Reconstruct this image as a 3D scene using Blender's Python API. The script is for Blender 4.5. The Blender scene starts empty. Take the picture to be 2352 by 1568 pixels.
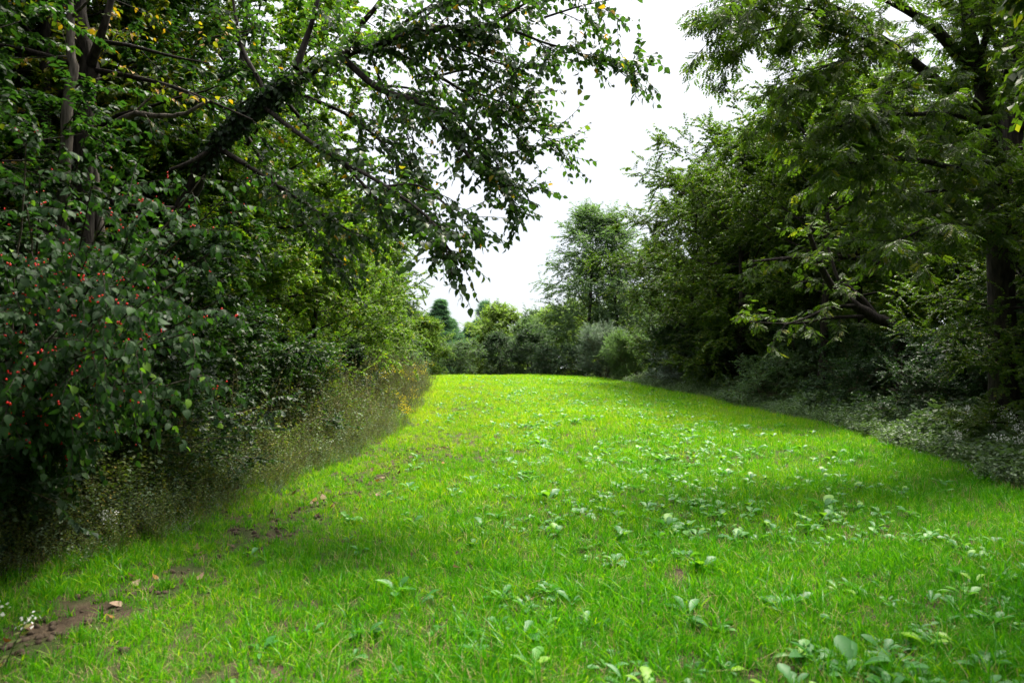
import bpy, math
import numpy as np
from mathutils import Vector, Matrix

scene = bpy.context.scene
COL = scene.collection
R = math.radians

# ------------------------------------------------------------------ camera, sky, sun, exposure
EYE = 1.65
PITCH = R(2.0)
FOC = 24.0 / 36.0 * 1024
cam_data = bpy.data.cameras.new("camera")
cam_data.lens = 24.0
cam_data.sensor_width = 36.0
cam_data.clip_start = 0.05
cam_data.clip_end = 2000
cam_data.dof.use_dof = True
cam_data.dof.focus_distance = 11.0
cam_data.dof.aperture_fstop = 2.0
cam = bpy.data.objects.new("camera", cam_data)
cam.location = (0, 0, EYE)
cam.rotation_euler = (R(90) + PITCH, 0, 0)
COL.objects.link(cam)
scene.camera = cam

SUN_AZ, SUN_EL = 38.0, 63.0            # degrees right of straight ahead, degrees above the horizon
world = bpy.data.worlds.new("World")
scene.world = world
world.use_nodes = True
nt = world.node_tree
nt.nodes.clear()
w_out = nt.nodes.new("ShaderNodeOutputWorld")
w_bg = nt.nodes.new("ShaderNodeBackground")
w_bg.inputs["Strength"].default_value = 0.1
w_sky = nt.nodes.new("ShaderNodeTexSky")
w_sky.sky_type = 'NISHITA'
w_sky.sun_disc = False
w_sky.sun_elevation = R(SUN_EL)
w_sky.sun_rotation = R(SUN_AZ)
w_sky.dust_density = 3.0
w_tc = nt.nodes.new("ShaderNodeTexCoord")
w_sep = nt.nodes.new("ShaderNodeSeparateXYZ")
nt.links.new(w_tc.outputs["Generated"], w_sep.inputs[0])
w_mr = nt.nodes.new("ShaderNodeMapRange")
w_mr.inputs["From Min"].default_value = 0.0
w_mr.inputs["From Max"].default_value = 1.0
nt.links.new(w_sep.outputs["Z"], w_mr.inputs["Value"])
w_ramp = nt.nodes.new("ShaderNodeValToRGB")   # overcast veil; overhead, out of view, raised further to fill in the shade
w_ramp.color_ramp.elements[0].color = (0.250, 0.268, 0.295, 1)
w_ramp.color_ramp.elements[1].color = (1.4, 1.4, 1.4, 1)
e = w_ramp.color_ramp.elements.new(0.5); e.color = (0.38, 0.383, 0.388, 1)
e = w_ramp.color_ramp.elements.new(0.30); e.color = (0.292, 0.298, 0.308, 1)
nt.links.new(w_mr.outputs["Result"], w_ramp.inputs["Fac"])
w_noise = nt.nodes.new("ShaderNodeTexNoise")
w_noise.inputs["Scale"].default_value = 2.2
w_noise.inputs["Detail"].default_value = 4
nt.links.new(w_tc.outputs["Generated"], w_noise.inputs["Vector"])
w_nm = nt.nodes.new("ShaderNodeMapRange")
w_nm.inputs["To Min"].default_value = 8.8
w_nm.inputs["To Max"].default_value = 11.4
nt.links.new(w_noise.outputs["Fac"], w_nm.inputs["Value"])
w_sc = nt.nodes.new("ShaderNodeVectorMath"); w_sc.operation = 'SCALE'
nt.links.new(w_ramp.outputs["Color"], w_sc.inputs[0])
nt.links.new(w_nm.outputs["Result"], w_sc.inputs["Scale"])
w_mix = nt.nodes.new("ShaderNodeMix"); w_mix.data_type = 'RGBA'
w_mix.inputs["Factor"].default_value = 0.88
nt.links.new(w_sky.outputs["Color"], w_mix.inputs["A"])
nt.links.new(w_sc.outputs["Vector"], w_mix.inputs["B"])
nt.links.new(w_mix.outputs["Result"], w_bg.inputs["Color"])
nt.links.new(w_bg.outputs[0], w_out.inputs[0])

sun_data = bpy.data.lights.new("sun", 'SUN')
sun_data.energy = 3.3
sun_data.angle = R(18)
sun_data.color = (1.0, 0.94, 0.80)
sun = bpy.data.objects.new("sun", sun_data)
sdir = Vector((math.sin(R(SUN_AZ)) * math.cos(R(SUN_EL)), math.cos(R(SUN_AZ)) * math.cos(R(SUN_EL)), math.sin(R(SUN_EL))))
sun.rotation_euler = sdir.to_track_quat('Z', 'Y').to_euler()
sun.location = (10, 40, 40)
COL.objects.link(sun)

scene.view_settings.view_transform = 'Standard'
scene.view_settings.look = 'None'
scene.view_settings.gamma = 1.0
scene.view_settings.exposure = 1.85
scene.view_settings.use_curve_mapping = False
cy = scene.cycles
cy.max_bounces = 7
cy.diffuse_bounces = 4
cy.glossy_bounces = 2
cy.transmission_bounces = 4
cy.transparent_max_bounces = 4
cy.caustics_reflective = False
cy.caustics_refractive = False
cy.sample_clamp_indirect = 4.0

# ------------------------------------------------------------------ helpers
def lerp(a, b, t):
    return a + (b - a) * t

def sstep(a, b, x):
    t = np.clip((np.asarray(x, float) - a) / (b - a), 0, 1)
    return t * t * (3 - 2 * t)

def H(x, y):
    """height of the ground"""
    x = np.asarray(x, float); y = np.asarray(y, float)
    z = 1.0 * sstep(0, 37, y) - 4.2 * sstep(38, 110, y)
    z = z - 0.0045 * np.minimum((x + 0.5) ** 2, 160) * sstep(5, 25, y)
    z = z + 0.03 * np.sin(x * 1.1 + 0.7 * np.sin(y * 0.6)) * np.sin(y * 0.8 + 1.3)
    return z

def at(vx, vy, d):
    """a point at distance d along the view axis (vx, vy measured on a 2352 x 1568 view of the photograph)"""
    px, py = vx * 1024 / 2352, vy * 1024 / 2352
    a, b = (px - 512) / FOC, (341 - py) / FOC
    cp, sp = math.cos(PITCH), math.sin(PITCH)
    return np.array((d * a, d * (cp - b * sp), EYE + d * (sp + b * cp)))

def to_view(P):
    P = np.asarray(P, float)
    cp, sp = math.cos(PITCH), math.sin(PITCH)
    yy, zz = P[:, 1], P[:, 2] - EYE
    d = yy * cp + zz * sp
    b = -yy * sp + zz * cp
    dd = np.maximum(d, 1e-3)
    return 512 + P[:, 0] / dd * FOC, 341 - b / dd * FOC, d

def unit(v):
    v = np.asarray(v, float)
    return v / np.maximum(np.linalg.norm(v, axis=-1, keepdims=True), 1e-9)

def mesh_from(name, V, F, tint=None, mat=None):
    """V (n,3), F (m,3 or m,4) -> mesh"""
    me = bpy.data.meshes.new(name)
    V = np.ascontiguousarray(V, dtype=np.float32); F = np.ascontiguousarray(F, dtype=np.int32)
    k = F.shape[1]
    me.vertices.add(len(V)); me.vertices.foreach_set("co", V.ravel())
    me.loops.add(F.size); me.loops.foreach_set("vertex_index", F.ravel())
    me.polygons.add(len(F))
    me.polygons.foreach_set("loop_start", np.arange(0, F.size, k, dtype=np.int32))
    if tint is not None:
        at_ = me.attributes.new("tint", 'FLOAT', 'FACE')
        at_.data.foreach_set("value", np.ascontiguousarray(tint, dtype=np.float32))
    if mat is not None:
        me.materials.append(mat)
    me.update(calc_edges=True)
    return me

def obj(name, me, parent=None, mat=None):
    o = bpy.data.objects.new(name, me)
    COL.objects.link(o)
    if parent is not None:
        o.parent = parent
    if mat is not None:
        if not me.materials:
            me.materials.append(None)
        o.material_slots[0].link = 'OBJECT'
        o.material_slots[0].material = mat
    return o

def tag(o, label=None, cat=None, group=None, kind=None):
    if label: o["label"] = label
    if cat: o["category"] = cat
    if group: o["group"] = group
    if kind: o["kind"] = kind
    return o

def thing(name, label, cat, loc=(0, 0, 0), rotz=0.0, scale=1.0, group=None):
    o = bpy.data.objects.new(name, None)
    COL.objects.link(o)
    o.location = loc
    o.rotation_euler = (0, 0, rotz)
    o.scale = (scale,) * 3 if not hasattr(scale, '__len__') else scale
    o.empty_display_size = 0.2
    return tag(o, label, cat, group)

# ------------------------------------------------------------------ materials
def new_mat(name):
    m = bpy.data.materials.new(name)
    m.use_nodes = True
    t = m.node_tree
    t.nodes.clear()
    out = t.nodes.new("ShaderNodeOutputMaterial")
    return m, t, out

DARKER = dict(green_leaf=.66, yellow_green_leaf=1.0, dusky_green_leaf=.70, pinnate_leaf=.80, elm_leaf=.80, berry_bush_leaf=.72, yellowing_leaf=.8, ivy_leaf=.8, weed_leaf=.8, dry_weed=.82, ground_cover_leaf=.8, grey_green_leaf=.85, silver_leaf=.85, pale_green_leaf=.88)
def leaf_mat(name, stops, trans=(1.5, 1.9, 0.55), tmix=0.42, rough=0.5, spec=0.3, noise_pos=None, growth_and_light=False):
    """stops: list of (tint, colour); the leaf passes light through, yellower than it reflects"""
    if name in DARKER:
        stops = [(p_, tuple(v * DARKER[name] for v in c_)) for p_, c_ in stops]
    m, t, out = new_mat(name)
    N = t.nodes.new; L = t.links.new
    a = N("ShaderNodeAttribute"); a.attribute_name = "tint"
    r = N("ShaderNodeValToRGB")
    els = r.color_ramp.elements
    while len(els) > 1: els.remove(els[-1])
    els[0].position = stops[0][0]; els[0].color = (*stops[0][1], 1)
    for p, c in stops[1:]:
        el = els.new(p); el.color = (*c, 1)
    fac = a.outputs["Fac"]
    if noise_pos is not None:                      # large patches of growth that are yellower or greener
        sc, amt = noise_pos
        g = N("ShaderNodeNewGeometry")
        n = N("ShaderNodeTexNoise"); n.inputs["Scale"].default_value = sc; n.inputs["Detail"].default_value = 3
        L(g.outputs["Position"], n.inputs["Vector"])
        ma = N("ShaderNodeMath"); ma.operation = 'MULTIPLY_ADD'
        L(n.outputs["Fac"], ma.inputs[0]); ma.inputs[1].default_value = amt; ma.inputs[2].default_value = -amt * 0.5
        ad = N("ShaderNodeMath"); ad.operation = 'ADD'
        L(fac, ad.inputs[0]); L(ma.outputs[0], ad.inputs[1])
        fac = ad.outputs[0]
    if growth_and_light:                                       # yellower crest growth; far sunlight and near, right shade also painted into tint
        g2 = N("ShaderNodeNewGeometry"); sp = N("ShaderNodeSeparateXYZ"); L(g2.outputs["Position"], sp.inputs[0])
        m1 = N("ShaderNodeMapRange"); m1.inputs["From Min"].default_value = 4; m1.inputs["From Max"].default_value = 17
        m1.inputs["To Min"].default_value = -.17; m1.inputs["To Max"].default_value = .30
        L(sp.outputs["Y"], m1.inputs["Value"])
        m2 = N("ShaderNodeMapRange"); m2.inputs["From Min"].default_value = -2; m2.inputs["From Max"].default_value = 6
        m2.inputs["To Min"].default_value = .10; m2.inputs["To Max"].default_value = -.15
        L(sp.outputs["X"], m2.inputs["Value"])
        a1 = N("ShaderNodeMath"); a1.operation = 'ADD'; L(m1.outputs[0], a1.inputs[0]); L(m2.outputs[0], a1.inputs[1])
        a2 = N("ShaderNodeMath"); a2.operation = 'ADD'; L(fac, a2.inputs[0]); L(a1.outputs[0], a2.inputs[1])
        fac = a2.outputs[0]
    L(fac, r.inputs["Fac"])
    col = r.outputs["Color"]
    p = N("ShaderNodeBsdfPrincipled")
    p.inputs["Roughness"].default_value = rough
    p.inputs["Specular IOR Level"].default_value = spec
    L(col, p.inputs["Base Color"])
    vm = N("ShaderNodeVectorMath"); vm.operation = 'MULTIPLY'
    L(col, vm.inputs[0]); vm.inputs[1].default_value = trans
    tr = N("ShaderNodeBsdfTranslucent"); L(vm.outputs[0], tr.inputs["Color"])
    mx = N("ShaderNodeMixShader"); mx.inputs[0].default_value = tmix
    L(p.outputs[0], mx.inputs[1]); L(tr.outputs[0], mx.inputs[2])
    L(mx.outputs[0], out.inputs[0])
    return m

def bark_mat(name, c1, c2, scale=6.0):
    m, t, out = new_mat(name)
    N = t.nodes.new; L = t.links.new
    g = N("ShaderNodeTexCoord")
    mp = N("ShaderNodeMapping"); mp.inputs["Scale"].default_value = (scale, scale, scale * 0.22)
    L(g.outputs["Object"], mp.inputs[0])
    n = N("ShaderNodeTexNoise"); n.inputs["Scale"].default_value = 4; n.inputs["Detail"].default_value = 6
    L(mp.outputs[0], n.inputs["Vector"])
    r = N("ShaderNodeValToRGB")
    r.color_ramp.elements[0].position = 0.35; r.color_ramp.elements[0].color = (*c1, 1)
    r.color_ramp.elements[1].position = 0.7; r.color_ramp.elements[1].color = (*c2, 1)
    L(n.outputs["Fac"], r.inputs["Fac"])
    p = N("ShaderNodeBsdfPrincipled"); p.inputs["Roughness"].default_value = 0.9
    p.inputs["Specular IOR Level"].default_value = 0.15
    L(r.outputs["Color"], p.inputs["Base Color"])
    b = N("ShaderNodeBump"); b.inputs["Strength"].default_value = 0.8; b.inputs["Distance"].default_value = 0.03
    L(n.outputs["Fac"], b.inputs["Height"]); L(b.outputs[0], p.inputs["Normal"])
    L(p.outputs[0], out.inputs[0])
    return m

def plain_mat(name, c, rough=0.6, spec=0.3, var=0.25):
    m, t, out = new_mat(name)
    N = t.nodes.new; L = t.links.new
    g = N("ShaderNodeNewGeometry")
    n = N("ShaderNodeTexNoise"); n.inputs["Scale"].default_value = 40; n.inputs["Detail"].default_value = 3
    L(g.outputs["Position"], n.inputs["Vector"])
    r = N("ShaderNodeValToRGB")
    r.color_ramp.elements[0].position = 0.3; r.color_ramp.elements[0].color = (*[v * (1 - var) for v in c], 1)
    r.color_ramp.elements[1].position = 0.7; r.color_ramp.elements[1].color = (*[min(1, v * (1 + var)) for v in c], 1)
    L(n.outputs["Fac"], r.inputs["Fac"])
    p = N("ShaderNodeBsdfPrincipled"); p.inputs["Roughness"].default_value = rough
    p.inputs["Specular IOR Level"].default_value = spec
    L(r.outputs["Color"], p.inputs["Base Color"])
    L(p.outputs[0], out.inputs[0])
    return m

M = {}
M['green'] = leaf_mat('green_leaf', [(0, (.020, .050, .018)), (.5, (.035, .085, .022)), (.85, (.065, .125, .020)), (1, (.16, .17, .02))])
M['lime'] = leaf_mat('yellow_green_leaf', [(0, (.055, .105, .016)), (.5, (.10, .165, .020)), (.85, (.17, .21, .022)), (1, (.36, .28, .02))], tmix=.47)
M['dusky'] = leaf_mat('dusky_green_leaf', [(0, (.024, .052, .026)), (.6, (.042, .085, .038)), (1, (.08, .13, .04))], tmix=.38)
M['grey'] = leaf_mat('grey_green_leaf', [(0, (.060, .098, .062)), (.6, (.10, .155, .090)), (1, (.16, .20, .095))], tmix=.5)
M['silver'] = leaf_mat('silver_leaf', [(0, (.09, .13, .10)), (.6, (.13, .18, .14)), (1, (.2, .24, .18))], tmix=.3, trans=(1.1, 1.3, .7))
M['pale'] = leaf_mat('pale_green_leaf', [(0, (.12, .18, .045)), (.6, (.18, .24, .06)), (1, (.24, .29, .06))], tmix=.48)
M['overhang'] = leaf_mat('elm_leaf', [(0, (.026, .056, .024)), (.6, (.048, .095, .024)), (.90, (.085, .14, .02)), (.955, (.12, .16, .02)), (.975, (.45, .26, .02)), (1, (.40, .16, .02))], tmix=.52, rough=.4)
M['berry_leaf'] = leaf_mat('berry_bush_leaf', [(0, (.017, .044, .017)), (.6, (.030, .076, .021)), (.93, (.05, .12, .024)), (.97, (.16, .30, .03)), (1, (.2, .35, .04))], tmix=.35, rough=.6, spec=.15)
M['walnut'] = leaf_mat('pinnate_leaf', [(0, (.034, .066, .014)), (.5, (.070, .115, .016)), (.85, (.12, .16, .018)), (1, (.21, .19, .02))], tmix=.5)
M['wild_yellow'] = leaf_mat('yellowing_leaf', [(0, (.05, .09, .015)), (.5, (.10, .14, .018)), (.8, (.30, .24, .02)), (1, (.45, .22, .02))])
M['conifer'] = leaf_mat('blue_green_needle', [(0, (.05, .11, .085)), (.6, (.08, .155, .115)), (1, (.11, .19, .12))], tmix=.4, rough=.6)
M['ivy'] = leaf_mat('ivy_leaf', [(0, (.012, .03, .012)), (.7, (.022, .05, .018)), (1, (.04, .08, .02))], tmix=.25)
M['weed'] = leaf_mat('weed_leaf', [(0, (.055, .090, .020)), (.5, (.11, .15, .03)), (.8, (.18, .19, .045)), (1, (.34, .26, .05))], rough=.6)
M['dry'] = leaf_mat('dry_weed', [(0, (.060, .075, .022)), (.5, (.110, .118, .038)), (.85, (.17, .165, .065)), (1, (.26, .21, .11))], tmix=.35, trans=(1.1, 1.1, .6), rough=.8)
M['straw'] = leaf_mat('straw_blade', [(0, (.20, .17, .06)), (1, (.42, .36, .16))], tmix=.3, trans=(1.1, 1.1, .8), rough=.7)
M['cover'] = leaf_mat('ground_cover_leaf', [(0, (.085, .14, .07)), (.6, (.145, .21, .12)), (1, (.22, .28, .15))], tmix=.3, rough=.5)
M['grass'] = leaf_mat('grass_blade', [(0, (.034, .190, .007)), (.4, (.082, .295, .008)), (.7, (.165, .37, .010)), (1, (.34, .46, .016))], trans=(1.7, 1.55, .4), tmix=.5, rough=.42, spec=.25, noise_pos=(.8, .75), growth_and_light=True)
M['forb'] = leaf_mat('forb_leaf', [(0, (.036, .150, .026)), (.6, (.060, .200, .044)), (.9, (.11, .29, .035)), (1, (.24, .41, .03))], trans=(1.6, 1.7, .5), tmix=.36, rough=.46, spec=.36)
M['bark'] = bark_mat('dark_bark', (.010, .008, .007), (.040, .033, .027))
M['bark_grey'] = bark_mat('grey_bark', (.05, .042, .035), (.16, .135, .115))
M['stem'] = plain_mat('brown_stem', (.07, .05, .03), .8)
M['dry_stem'] = plain_mat('dry_weed_stem', (.15, .13, .07), .8)
M['green_stem'] = plain_mat('green_stem', (.07, .12, .03), .6)
M['pale_stem'] = plain_mat('pale_dead_stem', (.30, .25, .19), .8)
M['red'] = plain_mat('red_berry', (.55, .012, .010), .25, .5, .2)
M['gold'] = leaf_mat('goldenrod_flower', [(0, (.55, .42, .01)), (1, (.75, .60, .02))], tmix=.3, trans=(1.1, 1.1, .8), rough=.8)
M['white'] = leaf_mat('white_flower', [(0, (.62, .62, .60)), (1, (.8, .8, .78))], tmix=.3, trans=(1, 1, 1), rough=.8)
M['litter'] = leaf_mat('fallen_leaf', [(0, (.06, .035, .02)), (.35, (.14, .08, .045)), (.6, (.30, .21, .15)), (.8, (.18, .08, .02)), (1, (.4, .22, .04))], tmix=.2, trans=(1.1, 1, .8), rough=.7)

def ground_mat():
    m, t, out = new_mat('soil_and_litter')
    N = t.nodes.new; L = t.links.new
    g = N("ShaderNodeNewGeometry")
    n = N("ShaderNodeTexNoise"); n.inputs["Scale"].default_value = 9; n.inputs["Detail"].default_value = 8; n.inputs["Roughness"].default_value = .7
    L(g.outputs["Position"], n.inputs["Vector"])
    r = N("ShaderNodeValToRGB")
    els = r.color_ramp.elements
    els[0].position = .3; els[0].color = (.022, .016, .011, 1)
    els[1].position = .75; els[1].color = (.105, .078, .052, 1)
    L(n.outputs["Fac"], r.inputs["Fac"])
    n2 = N("ShaderNodeTexNoise"); n2.inputs["Scale"].default_value = 1.3; n2.inputs["Detail"].default_value = 4
    L(g.outputs["Position"], n2.inputs["Vector"])
    r2 = N("ShaderNodeValToRGB"); r2.color_ramp.elements[0].position = .42; r2.color_ramp.elements[1].position = .6
    L(n2.outputs["Fac"], r2.inputs["Fac"])
    mx = N("ShaderNodeMix"); mx.data_type = 'RGBA'
    L(r2.outputs["Color"], mx.inputs["Factor"])
    L(r.outputs["Color"], mx.inputs["A"]); mx.inputs["B"].default_value = (.035, .055, .014, 1)
    p = N("ShaderNodeBsdfPrincipled"); p.inputs["Roughness"].default_value = .95; p.inputs["Specular IOR Level"].default_value = .1
    L(mx.outputs["Result"], p.inputs["Base Color"])
    b = N("ShaderNodeBump"); b.inputs["Strength"].default_value = 1; b.inputs["Distance"].default_value = .04
    L(n.outputs["Fac"], b.inputs["Height"]); L(b.outputs[0], p.inputs["Normal"])
    L(p.outputs[0], out.inputs[0])
    return m
M['ground'] = ground_mat()

# ------------------------------------------------------------------ leaf templates (length 1 along +Y, face up +Z)
def blade_template(rows, fold=.12, droop=.18, bias=1.0):
    """rows: (t, half width); returns V, F(tri)"""
    V = []; F = []
    for (t, w) in rows:
        z = -droop * t * t
        if w == 0: V.append((0, t, z))
        else: V += [(-w, t, z + fold * w * 2), (0, t, z), (w * bias, t, z + fold * w * 2)]
    i = 0; idx = []
    for (t, w) in rows:
        n = 1 if w == 0 else 3
        idx.append(list(range(i, i + n))); i += n
    for a, b in zip(idx[:-1], idx[1:]):
        if len(a) == 1 and len(b) == 3: F += [(a[0], b[1], b[0]), (a[0], b[2], b[1])]
        elif len(a) == 3 and len(b) == 1: F += [(a[0], a[1], b[0]), (a[1], a[2], b[0])]
        else: F += [(a[0], a[1], b[1]), (a[0], b[1], b[0]), (a[1], a[2], b[2]), (a[1], b[2], b[1])]
    return np.array(V, float), np.array(F, int)

LEAF_LOW = blade_template([(0, 0), (.45, .30), (1, 0)], fold=.15, droop=.15)                  # 4 triangles
LEAF_MED = blade_template([(0, 0), (.30, .30), (.66, .24), (1, 0)], fold=.16, droop=.25)
LEAF_OVATE = blade_template([(0, 0), (.14, .20), (.36, .31), (.62, .25), (.84, .10), (1, 0)], fold=.16, droop=.25)
LEAF_OVATE2 = blade_template([(0, 0), (.16, .24), (.40, .33), (.66, .24), (.85, .09), (1, 0)], fold=.05, droop=.42, bias=.92)
LEAF_TINY = (np.array([(0, 0, 0), (-.30, .48, .06), (.30, .48, .06), (0, 1, -.12)], float), np.array([(0, 3, 1), (0, 2, 3)]))
LEAF_NARROW = blade_template([(0, 0), (.4, .12), (1, 0)], fold=.1, droop=.2)
LEAF_FORB = blade_template([(0, .02), (.28, .025), (.42, .13), (.62, .24), (.82, .24), (.95, .12), (1, 0)], fold=.18, droop=.34)
LEAF_FORB2 = blade_template([(0, .02), (.22, .05), (.32, .12), (.37, .08), (.5, .20), (.56, .15), (.75, .27), (.92, .17), (1, 0)], fold=.22, droop=.5)

def merge_templates(parts):
    V = []; F = []; k = 0
    for v, f in parts:
        V.append(v); F.append(f + k); k += len(v)
    return np.vstack(V), np.vstack(F)

def rot_to(d, n):
    """matrix whose columns are x, y=d, z~n"""
    d = unit(d); n = np.asarray(n, float)
    n = unit(n - d * np.sum(d * n, -1, keepdims=True))
    x = np.cross(d, n)
    return np.stack([x, d, n], -1)

def pinnate_template(rng, pairs=4, ll=.34):
    v0, f0 = LEAF_TINY
    parts = []
    for i in range(pairs):
        t = .22 + .70 * i / pairs
        for s in (-1, 1):
            d = np.array((s * 1.0, .75 + .2 * rng.normal() * .4, -.15 + .15 * rng.normal()))
            n = np.array((0.15 * rng.normal(), .1 * rng.normal(), 1.0))
            Rm = rot_to(d, n)
            sc = ll * (.75 + .5 * math.sin(math.pi * (i + .7) / (pairs + .6)))
            parts.append(((v0 * (sc * .8, sc, sc)) @ Rm.T + (0, t, -.22 * t * t), f0))
    parts.append((v0 * (ll * .8, ll, ll) + (0, .92, -.2), f0))
    parts.append((np.array([(-.008, 0, 0), (.008, 0, 0), (0, .95, -.2)]), np.array([(0, 1, 2)])))
    return merge_templates(parts)

rng0 = np.random.default_rng(7)
PINNATE = pinnate_template(rng0)
def tuft_template(rng, n=9):
    parts = []
    for i in range(n):
        d = unit(np.array((rng.normal(), rng.normal() + 1.0, rng.normal() * .7)))
        n_ = rng.normal(size=3)
        parts.append((np.array([(-.018, 0, 0), (.018, 0, 0), (0, 1, 0)]) @ rot_to(d, n_).T + (0, rng.uniform(0, .4), 0), np.array([(0, 1, 2)])))
    return merge_templates(parts)
NEEDLES = tuft_template(rng0)

def leaves_mesh(name, tmpl, P, D, Nrm, Ln, tint, mat, wid=1.0):
    v, f = tmpl
    n = len(P)
    Rm = rot_to(D, Nrm)                                    # n,3,3
    w = np.ones((n, 1)) * wid if np.ndim(wid) == 0 else np.asarray(wid)[:, None]
    vv = np.broadcast_to(v, (n, *v.shape)).copy()
    vv[:, :, 0] *= w
    V = np.einsum('nij,nvj->nvi', Rm, vv) * np.asarray(Ln)[:, None, None] + np.asarray(P)[:, None, :]
    F = f[None] + (np.arange(n) * len(v))[:, None, None]
    return mesh_from(name, V.reshape(-1, 3), F.reshape(-1, 3), np.repeat(tint, len(f)), mat)

def tubes_mesh(name, lines, mat, sides=6, cap=False):
    """lines: list of (pts (k,3), radii (k,))"""
    VS = []; FS = []; k0 = 0
    ang = np.arange(sides) / sides * 2 * math.pi
    for pts, rad in lines:
        pts = np.asarray(pts, float); k = len(pts)
        tg = unit(np.gradient(pts, axis=0))
        ref = np.array((1.0, .13, .07)) if abs(tg[0][2]) > .7 else np.array((0.05, .1, 1.0))
        x = unit(np.cross(tg, ref)); y = np.cross(tg, x)
        ring = pts[:, None, :] + np.asarray(rad)[:, None, None] * (np.cos(ang)[None, :, None] * x[:, None, :] + np.sin(ang)[None, :, None] * y[:, None, :])
        VS.append(ring.reshape(-1, 3))
        a = (np.arange(k - 1)[:, None] * sides + np.arange(sides)[None]).ravel()
        b = (np.arange(k - 1)[:, None] * sides + (np.arange(sides)[None] + 1) % sides).ravel()
        FS.append(np.stack([a, b, b + sides, a + sides], 1) + k0)
        k0 += k * sides
    return mesh_from(name, np.vstack(VS), np.vstack(FS), None, mat)

def smooth_line(ctrl, n, wob=0.0, rng=None):
    """Catmull-Rom through control points, n samples"""
    c = np.asarray(ctrl, float)
    c = np.vstack([2 * c[0] - c[1], c, 2 * c[-1] - c[-2]])
    m = len(c) - 3
    out = []
    for s in np.linspace(0, m - 1e-6, n):
        i = int(s); t = s - i
        p0, p1, p2, p3 = c[i:i + 4]
        out.append(.5 * ((2 * p1) + (-p0 + p2) * t + (2 * p0 - 5 * p1 + 4 * p2 - p3) * t * t + (-p0 + 3 * p1 - 3 * p2 + p3) * t ** 3))
    out = np.array(out)
    if wob and rng is not None:
        out[1:-1] += rng.normal(size=(n - 2, 3)) * wob
    return out

def bough(rng, p, d, length, nseg, wob=.12, lift=0.0):
    """a wandering line from p along d; lift > 0 curves it up, < 0 lets it droop"""
    pts = [np.asarray(p, float)]; d = unit(d); s = length / nseg
    for i in range(nseg):
        d = unit(d + rng.normal(size=3) * wob + np.array((0, 0, lift)))
        pts.append(pts[-1] + d * s)
    return np.array(pts)

def along(pts, t):
    k = len(pts) - 1; f = min(t, .999) * k; i = int(f)
    return pts[i] + (pts[i + 1] - pts[i]) * (f - i), unit(pts[i + 1] - pts[i])

def twig_leaves(rng, tw, n, ll, out, droop=.3, flat=.35, t0=.12):
    """alternate leaves along a twig; leaf faces turned mostly upward"""
    ts = np.linspace(t0, 1, n)
    k = len(tw) - 1
    f = np.minimum(ts, .999) * k; i = f.astype(int)
    seg = tw[i + 1] - tw[i]
    P = tw[i] + seg * (f - i)[:, None]
    T = unit(seg)
    up = np.array((0, 0, 1.0))
    S = unit(np.cross(T, up) + 1e-6) * np.where(np.arange(n) % 2 == 0, 1, -1)[:, None]
    D = unit(T * rng.uniform(.2, .8, (n, 1)) + S * rng.uniform(.6, 1.0, (n, 1)) + np.array((0, 0, -droop)) + rng.normal(size=(n, 3)) * .25)
    Nn = unit(up + rng.normal(size=(n, 3)) * flat)
    out.append((P, D, Nn, ll * rng.uniform(.65, 1.15, n)))

def pack(out):
    return [np.concatenate([o[i] for o in out]) for i in range(4)]

def tints(rng, n, yellow=.03):
    t = np.clip(rng.beta(2.2, 2.6, n) * .92, 0, .92)
    y = rng.random(n) < yellow
    t[y] = rng.uniform(.92, 1, y.sum())
    return t

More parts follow.
